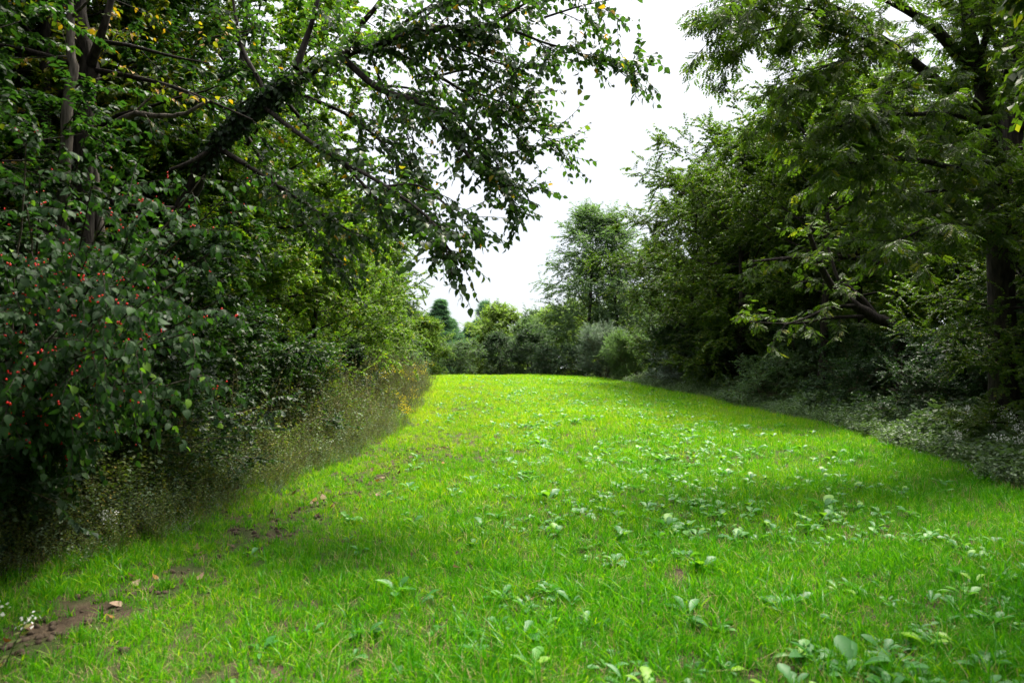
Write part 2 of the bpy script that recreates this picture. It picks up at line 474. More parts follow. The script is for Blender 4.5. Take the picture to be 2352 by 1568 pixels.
# ------------------------------------------------------------------ tree prototypes: every one is dict(trunk, limbs, twigs, crown)
def grow(seed, h, r0, base, rx, nprim, nsec, ntw, nlf, ll, tmpl, lean=(0, 0), top=.55, low=.1, env=.6, droop=.3, lift=.03, stems=1, wob=.12, tw_len=.55, yellow=.03, wid=1.0, flat=.4, tall=None):
    """base: height where the crown starts; env: where in the crown it is widest (0 low .. 1 high)"""
    rng = np.random.default_rng(seed)
    limbs = []; twigs = []; lv = []; trunks = []
    for s in range(stems):
        a0 = rng.uniform(0, 2 * math.pi)
        if stems > 1:
            d0 = np.array((math.cos(s * 6.283 / stems + a0 * .2) * .38, math.sin(s * 6.283 / stems + a0 * .2) * .38, 1))
            p0 = np.array((d0[0] * .3, d0[1] * .3, -.1))
            hh = h * rng.uniform(.75, 1)
        else:
            d0 = np.array((lean[0], lean[1], 1.0)); p0 = np.array((0, 0, -.15)); hh = h
        tr = bough(rng, p0, d0, hh * .96, 10, wob * .35, .02)
        rad = r0 * (1 - np.linspace(0, 1, 11) ** 1.1 * .92); rad[0] *= 1.25
        if stems > 1: rad *= .6
        trunks.append((tr, rad))
        np_ = max(3, nprim // stems)
        for i in range(np_):
            u = (i + rng.uniform(0, .9)) / np_
            zt = lerp(base, h * .97, u) / h
            p, td = along(tr, min(zt, .985))
            az = a0 + i * 2.399 + rng.normal() * .3
            # crown outline
            w = math.sin(math.pi * min(1, max(0.0, (u * (1 - env) / .5 if u < env else .5 + .5 * (u - env) / (1 - env)) if env != .5 else u))) if False else None
            if env < .1: prof = 1.04 - u
            elif u < env: prof = .55 + .45 * math.sin(.5 * math.pi * u / env)
            else: prof = math.cos(.5 * math.pi * (u - env) / (1 - env)) * .85 + .15
            el = lerp(low, top, u) + rng.normal() * .12
            ln = rx * prof * rng.uniform(.72, 1.15)
            d = np.array((math.cos(az) * math.cos(el), math.sin(az) * math.cos(el), math.sin(el)))
            br = bough(rng, p, d, ln, 7, wob, lift)
            rr = max(.012, r0 * .36 * (1 - .6 * u)) * (1 - np.linspace(0, 1, 8) * .85)
            limbs.append((br, rr))
            for j in range(nsec):
                t = lerp(.22, 1, (j + rng.uniform(0, 1)) / nsec)
                q, bd = along(br, t)
                side = unit(np.cross(bd, (0, 0, 1)) + 1e-6) * (1 if j % 2 else -1)
                sd = bd * rng.uniform(.5, 1) + side * rng.uniform(.4, 1.1) + np.array((0, 0, rng.normal() * .35 + .05))
                sl = ln * lerp(.5, .26, t) * rng.uniform(.7, 1.2) + .15
                sb = bough(rng, q, sd, sl, 4, wob * 1.2, -.01)
                twigs.append((sb, np.linspace(max(.006, rr[3] * .35), .004, 5)))
                for k in range(ntw):
                    t2 = lerp(.15, 1, (k + rng.uniform(0, 1)) / ntw)
                    q2, sd2 = along(sb, t2)
                    dd = sd2 + rng.normal(size=3) * .75
                    tw = bough(rng, q2, dd, tw_len * rng.uniform(.6, 1.3) * (.3 + .7 * prof if env < .1 else 1), 3, .15, -.08 * droop * 3)
                    twig_leaves(rng, tw, nlf, ll, lv, droop, flat)
    P, D, Nn, Ln = pack(lv)
    return dict(trunks=trunks, limbs=limbs, twigs=twigs, P=P, D=D, N=Nn, L=Ln, tint=tints(rng, len(P), yellow), tmpl=tmpl, wid=wid)

class Proto:
    def __init__(self, name, g, mat, bark, nlimb=10, cut=None):
        order = sorted(g['limbs'], key=lambda l: -l[1][0] * np.linalg.norm(l[0][-1] - l[0][0]))
        self.trunk = [tubes_mesh(name + '_trunk', [t], M[bark], 9) for t in g['trunks']]
        self.limbs = [tubes_mesh(name + '_limb', [l], M[bark], 6) for l in order[:nlimb]]
        tw = order[nlimb:] + g['twigs']
        self.twigs = tubes_mesh(name + '_twigs', [(p[::2] if len(p) > 5 else p[::2], r[::2]) for p, r in tw], M[bark], 3)
        self.crown = leaves_mesh(name + '_crown', g['tmpl'], g['P'], g['D'], g['N'], g['L'], g['tint'], M[mat], g['wid'])
        self.n = len(g['P'])
        self.bark = M[bark]
        self.P = g['P']

    def place(self, x, y, scale, rotz, name, label, cat='tree', group=None, mat=None, z=None, limbs=True, flat=1.0):
        z = float(H(x, y)) - .03 if z is None else z
        t = thing(name, label, cat, (x, y, z), rotz, (scale, scale, scale * flat), group)
        for m in self.trunk:
            obj('trunk' if cat == 'tree' else 'stem', m, t)
        if limbs:
            for m in self.limbs:
                obj('limb', m, t)
        tag(obj('twig_mass', self.twigs, t), kind='stuff')
        tag(obj('crown', self.crown, t, mat=M[mat] if mat else None), kind='stuff')
        return t

PR = {}
PR['tall'] = Proto('tall', grow(1, 14, .17, 2.2, 4.3, 28, 10, 8, 34, .115, LEAF_TINY, env=.4, droop=.35, wid=1.15, yellow=.06), 'green', 'bark', 8)
PR['tall2'] = Proto('tall2', grow(2, 13, .15, 3.0, 3.8, 26, 10, 8, 32, .11, LEAF_TINY, env=.5, lean=(.12, -.05), droop=.4, yellow=.05, wid=1.1), 'lime', 'bark', 8)
PR['mid'] = Proto('mid', grow(3, 8, .11, .25, 3.0, 34, 9, 7, 34, .095, LEAF_TINY, env=.3, droop=.35, low=.0, wid=1.15), 'lime', 'bark', 6)
PR['pinn'] = Proto('pinn', grow(4, 11, .15, 3.9, 4.4, 30, 10, 8, 34, .10, LEAF_TINY, env=.4, droop=.35, low=.1, flat=.35, wid=1.1), 'walnut', 'bark', 10)
PR['pinn2'] = Proto('pinn2', grow(5, 9.5, .14, .7, 3.9, 30, 10, 8, 34, .095, LEAF_TINY, env=.5, droop=.3, low=.0, flat=.35, wid=1.1), 'walnut', 'bark', 8)
PR['shrub'] = Proto('shrub', grow(6, 3.6, .05, .15, 1.8, 32, 8, 6, 26, .08, LEAF_TINY, env=.35, stems=4, droop=.35, low=.0, tw_len=.4, wid=1.15), 'dusky', 'stem', 6)
PR['low'] = Proto('low', grow(8, 1.9, .03, .05, 1.2, 28, 7, 5, 22, .06, LEAF_TINY, env=.35, stems=4, droop=.2, low=.0, tw_len=.3, wid=1.1), 'green', 'stem', 4)
PR['airy'] = Proto('airy', grow(9, 13, .13, 1.5, 3.2, 36, 8, 7, 20, .13, LEAF_TINY, env=.45, low=.45, top=1.0, droop=.35, lift=.0, yellow=.01, tw_len=.8, flat=.8), 'grey', 'bark', 10)
PR['round'] = Proto('round', grow(10, 7, .12, .2, 3.3, 44, 9, 7, 26, .13, LEAF_TINY, env=.4, droop=.2, low=-.1), 'pale', 'bark', 4)
PR['spruce'] = Proto('spruce', grow(11, 12, .14, .6, 3.0, 90, 7, 4, 9, .27, NEEDLES, env=.05, low=-.1, top=.7, droop=.2, lift=.04, wob=.05, tw_len=.35), 'conifer', 'bark', 4)
PR['pine'] = Proto('pine', grow(12, 14, .16, 4, 2.6, 40, 6, 4, 8, .42, NEEDLES, env=.25, low=.25, top=.8, droop=-.2, lift=.06, wob=.05, tw_len=.4), 'conifer', 'bark', 6)
PR['wispy'] = Proto('wispy', grow(13, 3.4, .04, .1, 1.5, 48, 8, 6, 20, .10, LEAF_TINY, env=.4, stems=6, droop=-.3, low=.4, top=1.1, tw_len=.5, wid=.55), 'silver', 'stem', 4)
print('PROTO', {k: p.n for k, p in PR.items()})

# ------------------------------------------------------------------ the ground
gx = np.concatenate([np.linspace(-600, -46, 12), np.linspace(-40, -10, 22), np.linspace(-9.5, 12, 110), np.linspace(13, 45, 22), np.linspace(50, 600, 12)])
gy = np.concatenate([np.linspace(-300, -20, 8), np.linspace(-14, 1, 12), np.linspace(1.3, 25, 120), np.linspace(25.5, 130, 130), np.linspace(140, 900, 14)])
GX, GY = np.meshgrid(gx, gy)
GZ = H(GX, GY)
nx, ny = len(gx), len(gy)
ii = (np.arange(ny - 1)[:, None] * nx + np.arange(nx - 1)[None]).ravel()
gme = mesh_from('ground', np.stack([GX, GY, GZ], -1).reshape(-1, 3), np.stack([ii, ii + 1, ii + nx + 1, ii + nx], 1), None, M['ground'])
ground = tag(obj('ground', gme), kind='structure')

YL = [1.0, 5.1, 6.2, 8.7, 12.5, 17, 22, 34, 50]; XL = [-4.4, -3.9, -3.1, -2.9, -2.35, -2.5, -2.85, -4.1, -6]
YR = [1.0, 9, 12, 16, 22, 31, 50]; XR = [6.0, 6.5, 7.2, 7.5, 7.2, 5.6, 3.5]
def xl(y): return np.interp(y, YL, XL)
def xr(y): return np.interp(y, YR, XR)

def vnoise(x, y, s, seed):
    """smooth value noise 0..1"""
    r = np.random.default_rng(seed).random((64, 64))
    u, v = x / s, y / s
    i, j = np.floor(u).astype(int), np.floor(v).astype(int)
    fu, fv = u - i, v - j
    fu = fu * fu * (3 - 2 * fu); fv = fv * fv * (3 - 2 * fv)
    g = lambda a, b: r[a % 64, b % 64]
    return (g(i, j) * (1 - fu) + g(i + 1, j) * fu) * (1 - fv) + (g(i, j + 1) * (1 - fu) + g(i + 1, j + 1) * fu) * fv

# ------------------------------------------------------------------ scatter by geometry nodes (only for what nobody could count)
def scatter(name, protos, P, rot, scl, idx, label=None):
    me = bpy.data.meshes.new(name)
    n = len(P)
    me.vertices.add(n); me.vertices.foreach_set("co", np.ascontiguousarray(P, np.float32).ravel())
    a = me.attributes.new("rot", 'FLOAT_VECTOR', 'POINT'); a.data.foreach_set("vector", np.ascontiguousarray(rot, np.float32).ravel())
    scl = np.asarray(scl, float)
    if scl.ndim == 1: scl = np.repeat(scl[:, None], 3, 1)
    a = me.attributes.new("scl", 'FLOAT_VECTOR', 'POINT'); a.data.foreach_set("vector", np.ascontiguousarray(scl, np.float32).ravel())
    a = me.attributes.new("idx", 'INT', 'POINT'); a.data.foreach_set("value", np.ascontiguousarray(idx, np.int32))
    o = obj(name, me)
    ng = bpy.data.node_groups.new(name, 'GeometryNodeTree')
    ng.interface.new_socket("Geometry", in_out='INPUT', socket_type='NodeSocketGeometry')
    ng.interface.new_socket("Geometry", in_out='OUTPUT', socket_type='NodeSocketGeometry')
    N = ng.nodes.new; L = ng.links.new
    gi = N('NodeGroupInput'); go = N('NodeGroupOutput')
    iop = N('GeometryNodeInstanceOnPoints')
    g2i = N('GeometryNodeGeometryToInstance')
    for po in protos:
        oi = N('GeometryNodeObjectInfo'); oi.inputs['Object'].default_value = po
        L(oi.outputs['Geometry'], g2i.inputs[0])
    L(gi.outputs[0], iop.inputs['Points']); L(g2i.outputs[0], iop.inputs['Instance'])
    iop.inputs['Pick Instance'].default_value = True
    for nm, typ, sock in (('idx', 'INT', 'Instance Index'), ('rot', 'FLOAT_VECTOR', 'Rotation'), ('scl', 'FLOAT_VECTOR', 'Scale')):
        na = N('GeometryNodeInputNamedAttribute'); na.data_type = typ; na.inputs['Name'].default_value = nm
        L(next(s for s in na.outputs if s.enabled), iop.inputs[sock])
    L(iop.outputs[0], go.inputs[0])
    md = o.modifiers.new("scatter", 'NODES'); md.node_group = ng
    return tag(o, label, kind='stuff')

def src(name, me):
    return bpy.data.objects.new(name, me)       # a source shape for scatter(), never linked to the scene

def blades(rng, n, rad, h0, h1, w, lean=.35):
    parts = []; tn = []
    for i in range(n):
        a = rng.uniform(0, 6.283); r = rad * math.sqrt(rng.random())
        h = rng.uniform(h0, h1); b = rng.uniform(0, 6.283); l = rng.normal() * lean + .15
        dx, dy = math.cos(b), math.sin(b); c = rng.uniform(0, 6.283)
        wx, wy = math.cos(c) * w * .5, math.sin(c) * w * .5
        V = []
        for t, ww in ((0, 1), (.45, .9), (.8, .55)):
            x = r * math.cos(a) + dx * l * h * t * t; y = r * math.sin(a) + dy * l * h * t * t; z = h * t * (1 - .25 * abs(l) * t)
            V += [(x - wx * ww, y - wy * ww, z), (x + wx * ww, y + wy * ww, z)]
        V.append((r * math.cos(a) + dx * l * h, r * math.sin(a) + dy * l * h, h * (1 - .25 * abs(l))))
        parts.append((np.array(V), np.array([(0, 1, 3), (0, 3, 2), (2, 3, 5), (2, 5, 4), (4, 5, 6)])))
        tn += [rng.beta(2, 2)] * 5
    v, f = merge_templates(parts)
    return v, f, np.array(tn)

rng = np.random.default_rng(21)
tufts = []
for k in range(6):
    v, f, tn = blades(rng, 24, .075, .03, rng.uniform(.085, .12), .0046, .5)
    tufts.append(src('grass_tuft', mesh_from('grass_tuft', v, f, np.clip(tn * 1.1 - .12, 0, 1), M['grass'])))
for k in range(2):
    v, f, tn = blades(rng, 14, .05, .06, .16, .0075, .8)
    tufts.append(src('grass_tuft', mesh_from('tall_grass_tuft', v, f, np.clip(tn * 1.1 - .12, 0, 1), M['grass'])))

v, f, tn = blades(rng, 7, .06, .05, .13, .004, 1.0)
tufts.append(src('straw_tuft', mesh_from('straw_tuft', v, f, np.clip(tn + .2, 0, 1), M['straw'])))

def field_points(dens, y0, y1, rng):
    n = int(dens * (y1 - y0) * 13)
    x = rng.uniform(-5.5, 7.5, n); y = rng.uniform(y0, y1, n)
    return x, y

xs, ys = [], []
for dens, y0, y1 in ((430, 2.6, 6), (280, 6, 10), (150, 10, 18), (90, 18, 48)):
    x, y = field_points(dens, y0, y1, rng); xs.append(x); ys.append(y)
x = np.concatenate(xs); y = np.concatenate(ys)
edge = .45 * (vnoise(x, y, .8, 3) - .5) + .25 * (vnoise(x, y, .25, 4) - .5)
keep = (x > xl(y) - .35 + edge) & (x < xr(y) + .4 + edge)
strip = np.interp(y, [3, 4, 4.9, 6.4, 8.5, 11.5, 13], [-3.0, -2.8, -2.65, -2.35, -2.0, -1.4, -1.2])     # thin, bare strip along the left side
bare = np.exp(-((x - strip) / lerp(.5, .3, sstep(5, 9, y))) ** 2) * lerp(.25, 1.25, sstep(9.5, 6.0, y))
bare = np.maximum(bare, .65 * sstep(-1.9, -2.9, x) * sstep(14, 9, y))
dn = vnoise(x, y, .34, 25) * .26 + vnoise(x, y, .13, 6) * .46 + rng.random(len(x)) * .28
keep &= dn > bare * .5
x, y, dn = x[keep], y[keep], dn[keep]
n = len(x)
sc = rng.uniform(.65, 1.15, n) * (.7 + .35 * vnoise(x, y, .9, 8) + .35 * vnoise(x, y, .3, 18)) * lerp(1, .72, np.exp(-((x - np.interp(y, [3, 12], [-2.6, -1.4])) / 1.0) ** 2))
sc *= lerp(1.0, 1.3, sstep(8, 30, y))
idx = np.where(rng.random(n) < .09, rng.integers(6, 8, n), rng.integers(0, 6, n))
idx = np.where(rng.random(n) < .022, 8, idx)
rot = np.stack([rng.normal(size=n) * .12, rng.normal(size=n) * .12, rng.uniform(0, 6.283, n)], 1)
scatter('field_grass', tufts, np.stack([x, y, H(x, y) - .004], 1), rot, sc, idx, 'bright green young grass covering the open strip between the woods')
print('grass tufts', n)

# ------------------------------------------------------------------ broad-leaved plants in the field
FORB_MESH = []
for k, tm in enumerate((LEAF_FORB, LEAF_FORB2, LEAF_FORB, LEAF_FORB2)):
    for tnt in (.25, .6, .96 if k < 2 else .8):
        v, f = tm
        v = v * ((.72, .95, .55, .8)[k], 1, (1, .85, 1.2, .6)[k])
        FORB_MESH.append(mesh_from('forb_leaf', v, f, np.full(len(f), tnt), M['forb']))
def forb_leaf_frame(rng, k, nl, size):
    az = k * 2.399 + rng.normal() * .4
    el = rng.uniform(.25, 1.05)
    d = np.array((math.cos(az) * math.cos(el), math.sin(az) * math.cos(el), math.sin(el)))
    nn = np.array((-math.cos(az) * math.sin(el), -math.sin(az) * math.sin(el), math.cos(el))) + rng.normal(size=3) * .2
    L = size * rng.uniform(.6, 1.15)
    Rm = rot_to(d, nn)
    m = Matrix.Identity(4)
    for i in range(3):
        for j in range(3): m[i][j] = Rm[i, j] * L
    return m
rng = np.random.default_rng(33)
cand = []
while len(cand) < 2100:
    y_ = 3.1 + 30 * rng.random() ** 1.5
    x_ = rng.normal() * 2.3 + 1.9
    if not (xl(y_) + 1.0 < x_ < xr(y_) - .5): continue
    if x_ < -.4 and rng.random() < .75: continue
    if vnoise(np.array([x_]), np.array([y_]), 1.1, 15)[0] < .32: continue
    if y_ < 5.5 and rng.random() < .2: continue
    cand.append((x_, y_))
extra = [(910, 1350, .14), (965, 1370, .12), (600, 1480, .14), (1200, 1430, .15), (1540, 1010 + 190, .15), (1420, 1190, .16), (1530, 1210, .15), (1580, 1215, .16), (1260, 1150, .16),
         (1870, 1480, .15), (1965, 1500, .16), (1580, 1385, .17), (1640, 1415, .15), (1430, 1530, .18), (840, 1440, .13), (1220, 1500, .14), (2090, 1180, .15), (1690, 1235, .16), (1890, 1170, .18)]
plants = []
for vx, vy, s in extra:
    p = at(vx, vy, 1.0); dvec = p - np.array((0, 0, EYE)); t = (EYE - .12) / -dvec[2]
    plants.append((dvec[0] * t, dvec[1] * t, s))
for x_, y_ in cand:
    plants.append((x_, y_, (.05 + .085 * rng.random() ** 1.6) * (1 if y_ < 12 else 1.15)))
plants.sort(key=lambda p: p[1] + abs(p[0]) * .01 - p[2] * 6)
for i, (x_, y_, s) in enumerate(plants[:290]):
    big = s > .14 and y_ < 5.2
    yel = rng.random() < .2
    size_ = 'large' if big else ('small' if s < .1 else 'middle-sized')
    hue = 'yellow-green' if yel else 'blue-green'
    where = 'at the bottom of the picture' if y_ < 4.4 else ('in the near grass' if y_ < 7 else 'in the middle of the field')
    t = thing('forb', f'{size_} {hue} broad-leaved plant among the grass {where}', 'plant',
              (x_, y_, float(H(x_, y_)) + .02), 0, 1.05, f'{size_} {hue} plants {where}')
    nl = rng.integers(4, 8) if y_ < 9 else rng.integers(3, 6)
    for k in range(nl):
        q = rng.integers(0, 4) * 3
        o = obj('leaf', FORB_MESH[q + (2 if yel else (0, 1, 0, 1, 2)[rng.integers(0, 5)] if q >= 6 else rng.integers(0, 2))], t)
        o.matrix_local = forb_leaf_frame(rng, k, nl, s)
rest = plants[290:]
fsrc = []
for q in range(4):
    parts = []; tn = []
    for k in range(6):
        v, f = (LEAF_FORB, LEAF_FORB2)[k % 2]
        m = np.array(forb_leaf_frame(rng, k, 6, 1.0))[:3, :3]
        parts.append((v @ m.T, f)); tn += [rng.uniform(.1, .95)] * len(f)
    v, f = merge_templates(parts)
    fsrc.append(src('forb', mesh_from('forb_far', v, f, np.array(tn), M['forb'])))
n2 = 520
y2 = np.concatenate([[p[1] for p in rest], rng.uniform(14, 42, n2)]); x2 = np.concatenate([[p[0] for p in rest], rng.uniform(-3, 6, n2)])
s2 = np.concatenate([[p[2] for p in rest], rng.uniform(.08, .15, n2)])
ok = (x2 > xl(y2) + .5) & (x2 < xr(y2) - .4)
x2, y2, s2 = x2[ok], y2[ok], s2[ok]
scatter('distant_forbs', fsrc, np.stack([x2, y2, H(x2, y2) + .03], 1), np.stack([0 * x2, 0 * x2, rng.uniform(0, 6.28, len(x2))], 1), s2, rng.integers(0, 4, len(x2)), 'far broad-leaved plants dotted over the field')

# ------------------------------------------------------------------ overhanging elm on the left: guides follow its real limbs
def leaf_parts(parent, tmpls, P, D, Nn, L, tint, mat, count, name='leaf', wid=1.0):
    """the leaves that show largest become parts; returns the mask of those left over"""
    u, v, d = to_view(P)
    inside = (u > 0) & (u < 1024) & (v > 0) & (v < 682) & (d > .5)
    size = np.where(inside, L / np.maximum(d, .1), 0)
    pick = np.argsort(-size)[:count]
    bank = {}
    Rm = rot_to(D[pick], Nn[pick])
    for q, i in enumerate(pick):
        key = (q % len(tmpls), int(tint[i] * 12))
        if key not in bank:
            vv, ff = tmpls[key[0]]
            bank[key] = mesh_from('single_leaf', vv * (wid, 1, 1), ff, np.full(len(ff), (key[1] + .5) / 12.0), M[mat])
        o = obj(name, bank[key], parent)
        m = Matrix.Identity(4)
        for a in range(3):
            for b in range(3): m[a][b] = Rm[q, a, b] * L[i]
            m[a][3] = P[i][a]
        o.matrix_local = m
    mask = np.ones(len(P), bool); mask[pick] = False
    return mask

def guided_tree(name, label, guides, rng, leaf_len, mat, bark, tmpl, part_tmpls, per_m=5.0, sub=3, nlf=11, sprig=(.5, 1.1), droop=.6, dirbias=(0, 0, 0), start=.15,
                nparts=300, part_count_limbs=14, yellow=.03, flat=.45, depth=0.5, wid=1.0, sag=-.04, taper=0.0):
    root = thing(name, label, 'tree', (0, 0, 0))
    base = guides[0][0][0]
    root.location = (base[0], base[1], float(H(base[0], base[1])))
    off = np.array(root.location)
    lv = []; tws = []
    for gi, (pts, rad, leafy) in enumerate(guides):
        line = tubes_mesh(name + '_limb', [(pts - off, rad)], M[bark], 10 if gi == 0 else 7)
        obj('trunk' if gi == 0 else 'limb', line, root)
        if leafy <= 0: continue
        length = np.linalg.norm(np.diff(pts, axis=0), axis=1).sum()
        ns = int(length * per_m * leafy)
        for s in range(ns):
            t = lerp(start if gi else .45, 1, (s + rng.random()) / ns)
            p, d = along(pts, t)
            side = unit(np.cross(d, (0, 0, 1)) + 1e-6) * (1 if s % 2 else -1)
            sd = d * rng.uniform(.5, 1.1) + side * rng.uniform(.2, depth * 2) + np.array((0, 0, rng.normal() * .4)) + np.array(dirbias)
            tw = bough(rng, p, sd, rng.uniform(*sprig) * (1 - taper * t), 5, .12, sag)
            tws.append((tw, np.linspace(.007, .0025, 6)))
            for q in range(sub):
                p2, d2 = along(tw, lerp(.1, .9, (q + rng.random()) / sub))
                t2 = bough(rng, p2, d2 + rng.normal(size=3) * .7, rng.uniform(.22, .5), 3, .15, sag * 1.5)
                tws.append((t2, np.linspace(.004, .0018, 4)))
                twig_leaves(rng, t2, nlf, leaf_len, lv, droop, flat)
            twig_leaves(rng, tw, nlf, leaf_len, lv, droop, flat, .35)
    P, D, Nn, L = pack(lv)
    tint = tints(rng, len(P), yellow)
    tag(obj('twig_mass', tubes_mesh(name + '_twigs', [(a - off, b) for a, b in tws], M[bark], 4), root), kind='stuff')
    # parts are parented, so their positions are relative to the root
    u, v, d = to_view(P)
    inside = (u > 0) & (u < 1024) & (v > 0) & (v < 682) & (d > .5)
    if nparts:
        size = np.where(inside, L / np.maximum(d, .1), 0)
        pick = np.argsort(-size)[:nparts]
        mask = np.ones(len(P), bool); mask[pick] = False
        bank = {}
        Rm = rot_to(D[pick], Nn[pick])
        for q, i in enumerate(pick):
            key = (q % len(part_tmpls), int(tint[i] * 12))
            if key not in bank:
                vv, ff = part_tmpls[key[0]]
                bank[key] = mesh_from('single_leaf', vv * (wid, 1, 1), ff, np.full(len(ff), (key[1] + .5) / 12.0), M[mat])
            o = obj('leaf', bank[key], root)
            m = Matrix.Identity(4)
            for a in range(3):
                for b in range(3): m[a][b] = Rm[q, a, b] * L[i]
                m[a][3] = P[i][a] - off[a]
            o.matrix_local = m
    else:
        mask = np.ones(len(P), bool)
    tag(obj('crown', leaves_mesh(name + '_crown', tmpl, P[mask] - off, D[mask], Nn[mask], L[mask], tint[mask], M[mat], wid), root), kind='stuff')
    print(name, 'leaves', len(P))
    return root, P, guides

def G(ctrl, r0, r1, leafy, n=None, rng=None, wob=.0):
    pts = smooth_line([at(*c) for c in ctrl], n or (4 * len(ctrl) + 2), wob, rng)
    return pts, np.linspace(r0, r1, len(pts)) , leafy

rng = np.random.default_rng(101)
base = np.array((-4.55, 9.6, float(H(-4.55, 9.6)) - .1))
trunk_ctrl = [base, at(330, 700, 9.6), at(420, 480, 9.4), at(495, 335, 9.2), at(598, 239, 9.0), at(650, 202, 8.9), at(784, 128, 8.7), at(859, 109, 8.5), at(948, 79, 8.3), at(1023, 67, 8.1), at(1126, 58, 7.9)]
tp = smooth_line(trunk_ctrl, 44, .012, rng)
tr_ = np.interp(np.linspace(0, 1, 44), [0, .05, .35, .55, .75, 1], [.16, .12, .095, .065, .045, .022])
elm = [(tp, tr_, .9),
       G([(1126, 58, 7.9), (1170, 30, 7.8), (1221, 0, 7.7), (1300, -40, 7.6)], .022, .008, 1.3),
       G([(1126, 58, 7.9), (1167, 65, 7.8), (1245, 96, 7.6), (1310, 115, 7.5), (1400, 150, 7.4), (1445, 180, 7.3)], .02, .004, 1.2),
       G([(1250, 40, 7.7), (1330, 15, 7.5), (1400, 0, 7.3)], .014, .004, 1.3),
       G([(784, 130, 8.7), (869, 202, 8.3), (972, 239, 8.0), (1023, 297, 7.8), (1074, 355, 7.6), (1130, 420, 7.4), (1190, 470, 7.2)], .045, .006, 1.15),
       G([(859, 109, 8.5), (914, 123, 8.6), (1006, 174, 8.6), (1057, 205, 8.5), (1150, 270, 8.3), (1215, 345, 8.1)], .035, .005, 1.2),
       G([(1060, 205, 8.5), (1140, 230, 8.3), (1220, 290, 8.1), (1270, 325, 8.0)], .014, .004, 1.1),
       G([(598, 239, 9.0), (690, 310, 8.4), (784, 369, 7.6), (886, 427, 7.0), (975, 492, 6.6), (1010, 535, 6.4), (1035, 580, 6.3)], .035, .005, .75),
       G([(784, 369, 7.6), (880, 470, 7.3), (940, 510, 7.2), (970, 540, 7.1)], .02, .005, .8),
       G([(948, 79, 8.3), (1050, 110, 8.2), (1130, 140, 8.0), (1200, 160, 7.8)], .02, .005, 1.2),
       G([(1006, 174, 8.6), (1080, 160, 8.4), (1150, 190, 8.2), (1210, 230, 8.0)], .018, .005, 1.2),
       G([(972, 239, 8.0), (1050, 265, 7.9), (1110, 330, 7.8), (1150, 390, 7.6)], .018, .005, 1.2),
       G([(886, 427, 7.0), (960, 425, 6.9), (1020, 465, 6.8), (1060, 505, 6.8)], .016, .004, .8),
       G([(850, 120, 9.0), (880, 200, 9.1), (930, 300, 9.1), (965, 400, 9.0)], .022, .005, 1.2),
       G([(700, 220, 9.2), (800, 265, 9.1), (890, 340, 8.9), (960, 430, 8.6)], .03, .006, 1.2),
       G([(784, 130, 9.3), (860, 190, 9.4), (960, 210, 9.3), (1060, 300, 9.0)], .03, .006, 1.2),
       G([(640, 210, 9.4), (740, 330, 9.3), (830, 420, 9.2), (880, 500, 9.0)], .03, .006, 1.1),
       G([(560, 300, 9.3), (640, 430, 9.1), (720, 540, 8.8), (790, 610, 8.6)], .03, .006, .9),
       G([(948, 79, 8.5), (1000, 20, 8.6), (1080, 10, 8.5), (1180, 20, 8.4)], .02, .005, 1.2),
       G([(680, 157, 8.8), (704, 89, 8.9), (720, 40, 8.9), (745, -60, 9.0)], .05, .02, .8),
       G([(824, 60, 8.5), (860, 20, 8.4), (900, -40, 8.3)], .04, .015, .9),
       G([(880, 100, 8.4), (960, 30, 8.3), (1040, 0, 8.2), (1100, -40, 8.1)], .03, .01, 1.3),
       G([(495, 335, 9.2), (600, 400, 8.6), (720, 480, 8.0), (820, 540, 7.6)], .04, .008, 1.0),
       G([(620, 225, 9.0), (560, 120, 9.2), (540, 30, 9.3), (530, -50, 9.4)], .04, .012, .9),
       G([(420, 480, 9.4), (300, 470, 9.0), (220, 430, 8.8)], .04, .01, .5),
       G([(495, 335, 9.2), (440, 370, 8.9), (390, 390, 8.8)], .035, .02, .1)]
elm_root, elmP, _ = guided_tree('overhanging_elm', 'broad-leaved tree leaning from the left edge, its leafy boughs hanging over the grass', elm, rng, .084, 'overhang', 'bark', LEAF_MED, [LEAF_OVATE, LEAF_OVATE2],
            per_m=6.2, sub=4, nlf=9, sprig=(.4, 1.0), taper=.6, dirbias=(.2, -.1, -.08), droop=.5, flat=.7, yellow=.035, sag=-.03, wid=1.1)
# ivy wrapped round the leaning trunk
n = 2200
tt = rng.uniform(.26, .52, n); q = np.array([along(tp, t)[0] for t in tt]); az = rng.normal(size=(n, 3)); az = unit(az)
ivyP = q + az * (np.interp(tt, np.linspace(0, 1, 44), tr_)[:, None] + np.abs(rng.normal(size=(n, 1))) * .045)
ivy = obj('ivy', leaves_mesh('ivy', LEAF_OVATE, ivyP - np.array(elm_root.location), unit(az * .5 + rng.normal(size=(n, 3)) * .4 + (0, 0, -.6)), az + rng.normal(size=(n, 3)) * .3, rng.uniform(.05, .09, n), rng.random(n), M['ivy'], 1.2), elm_root)
tag(ivy, kind='stuff')

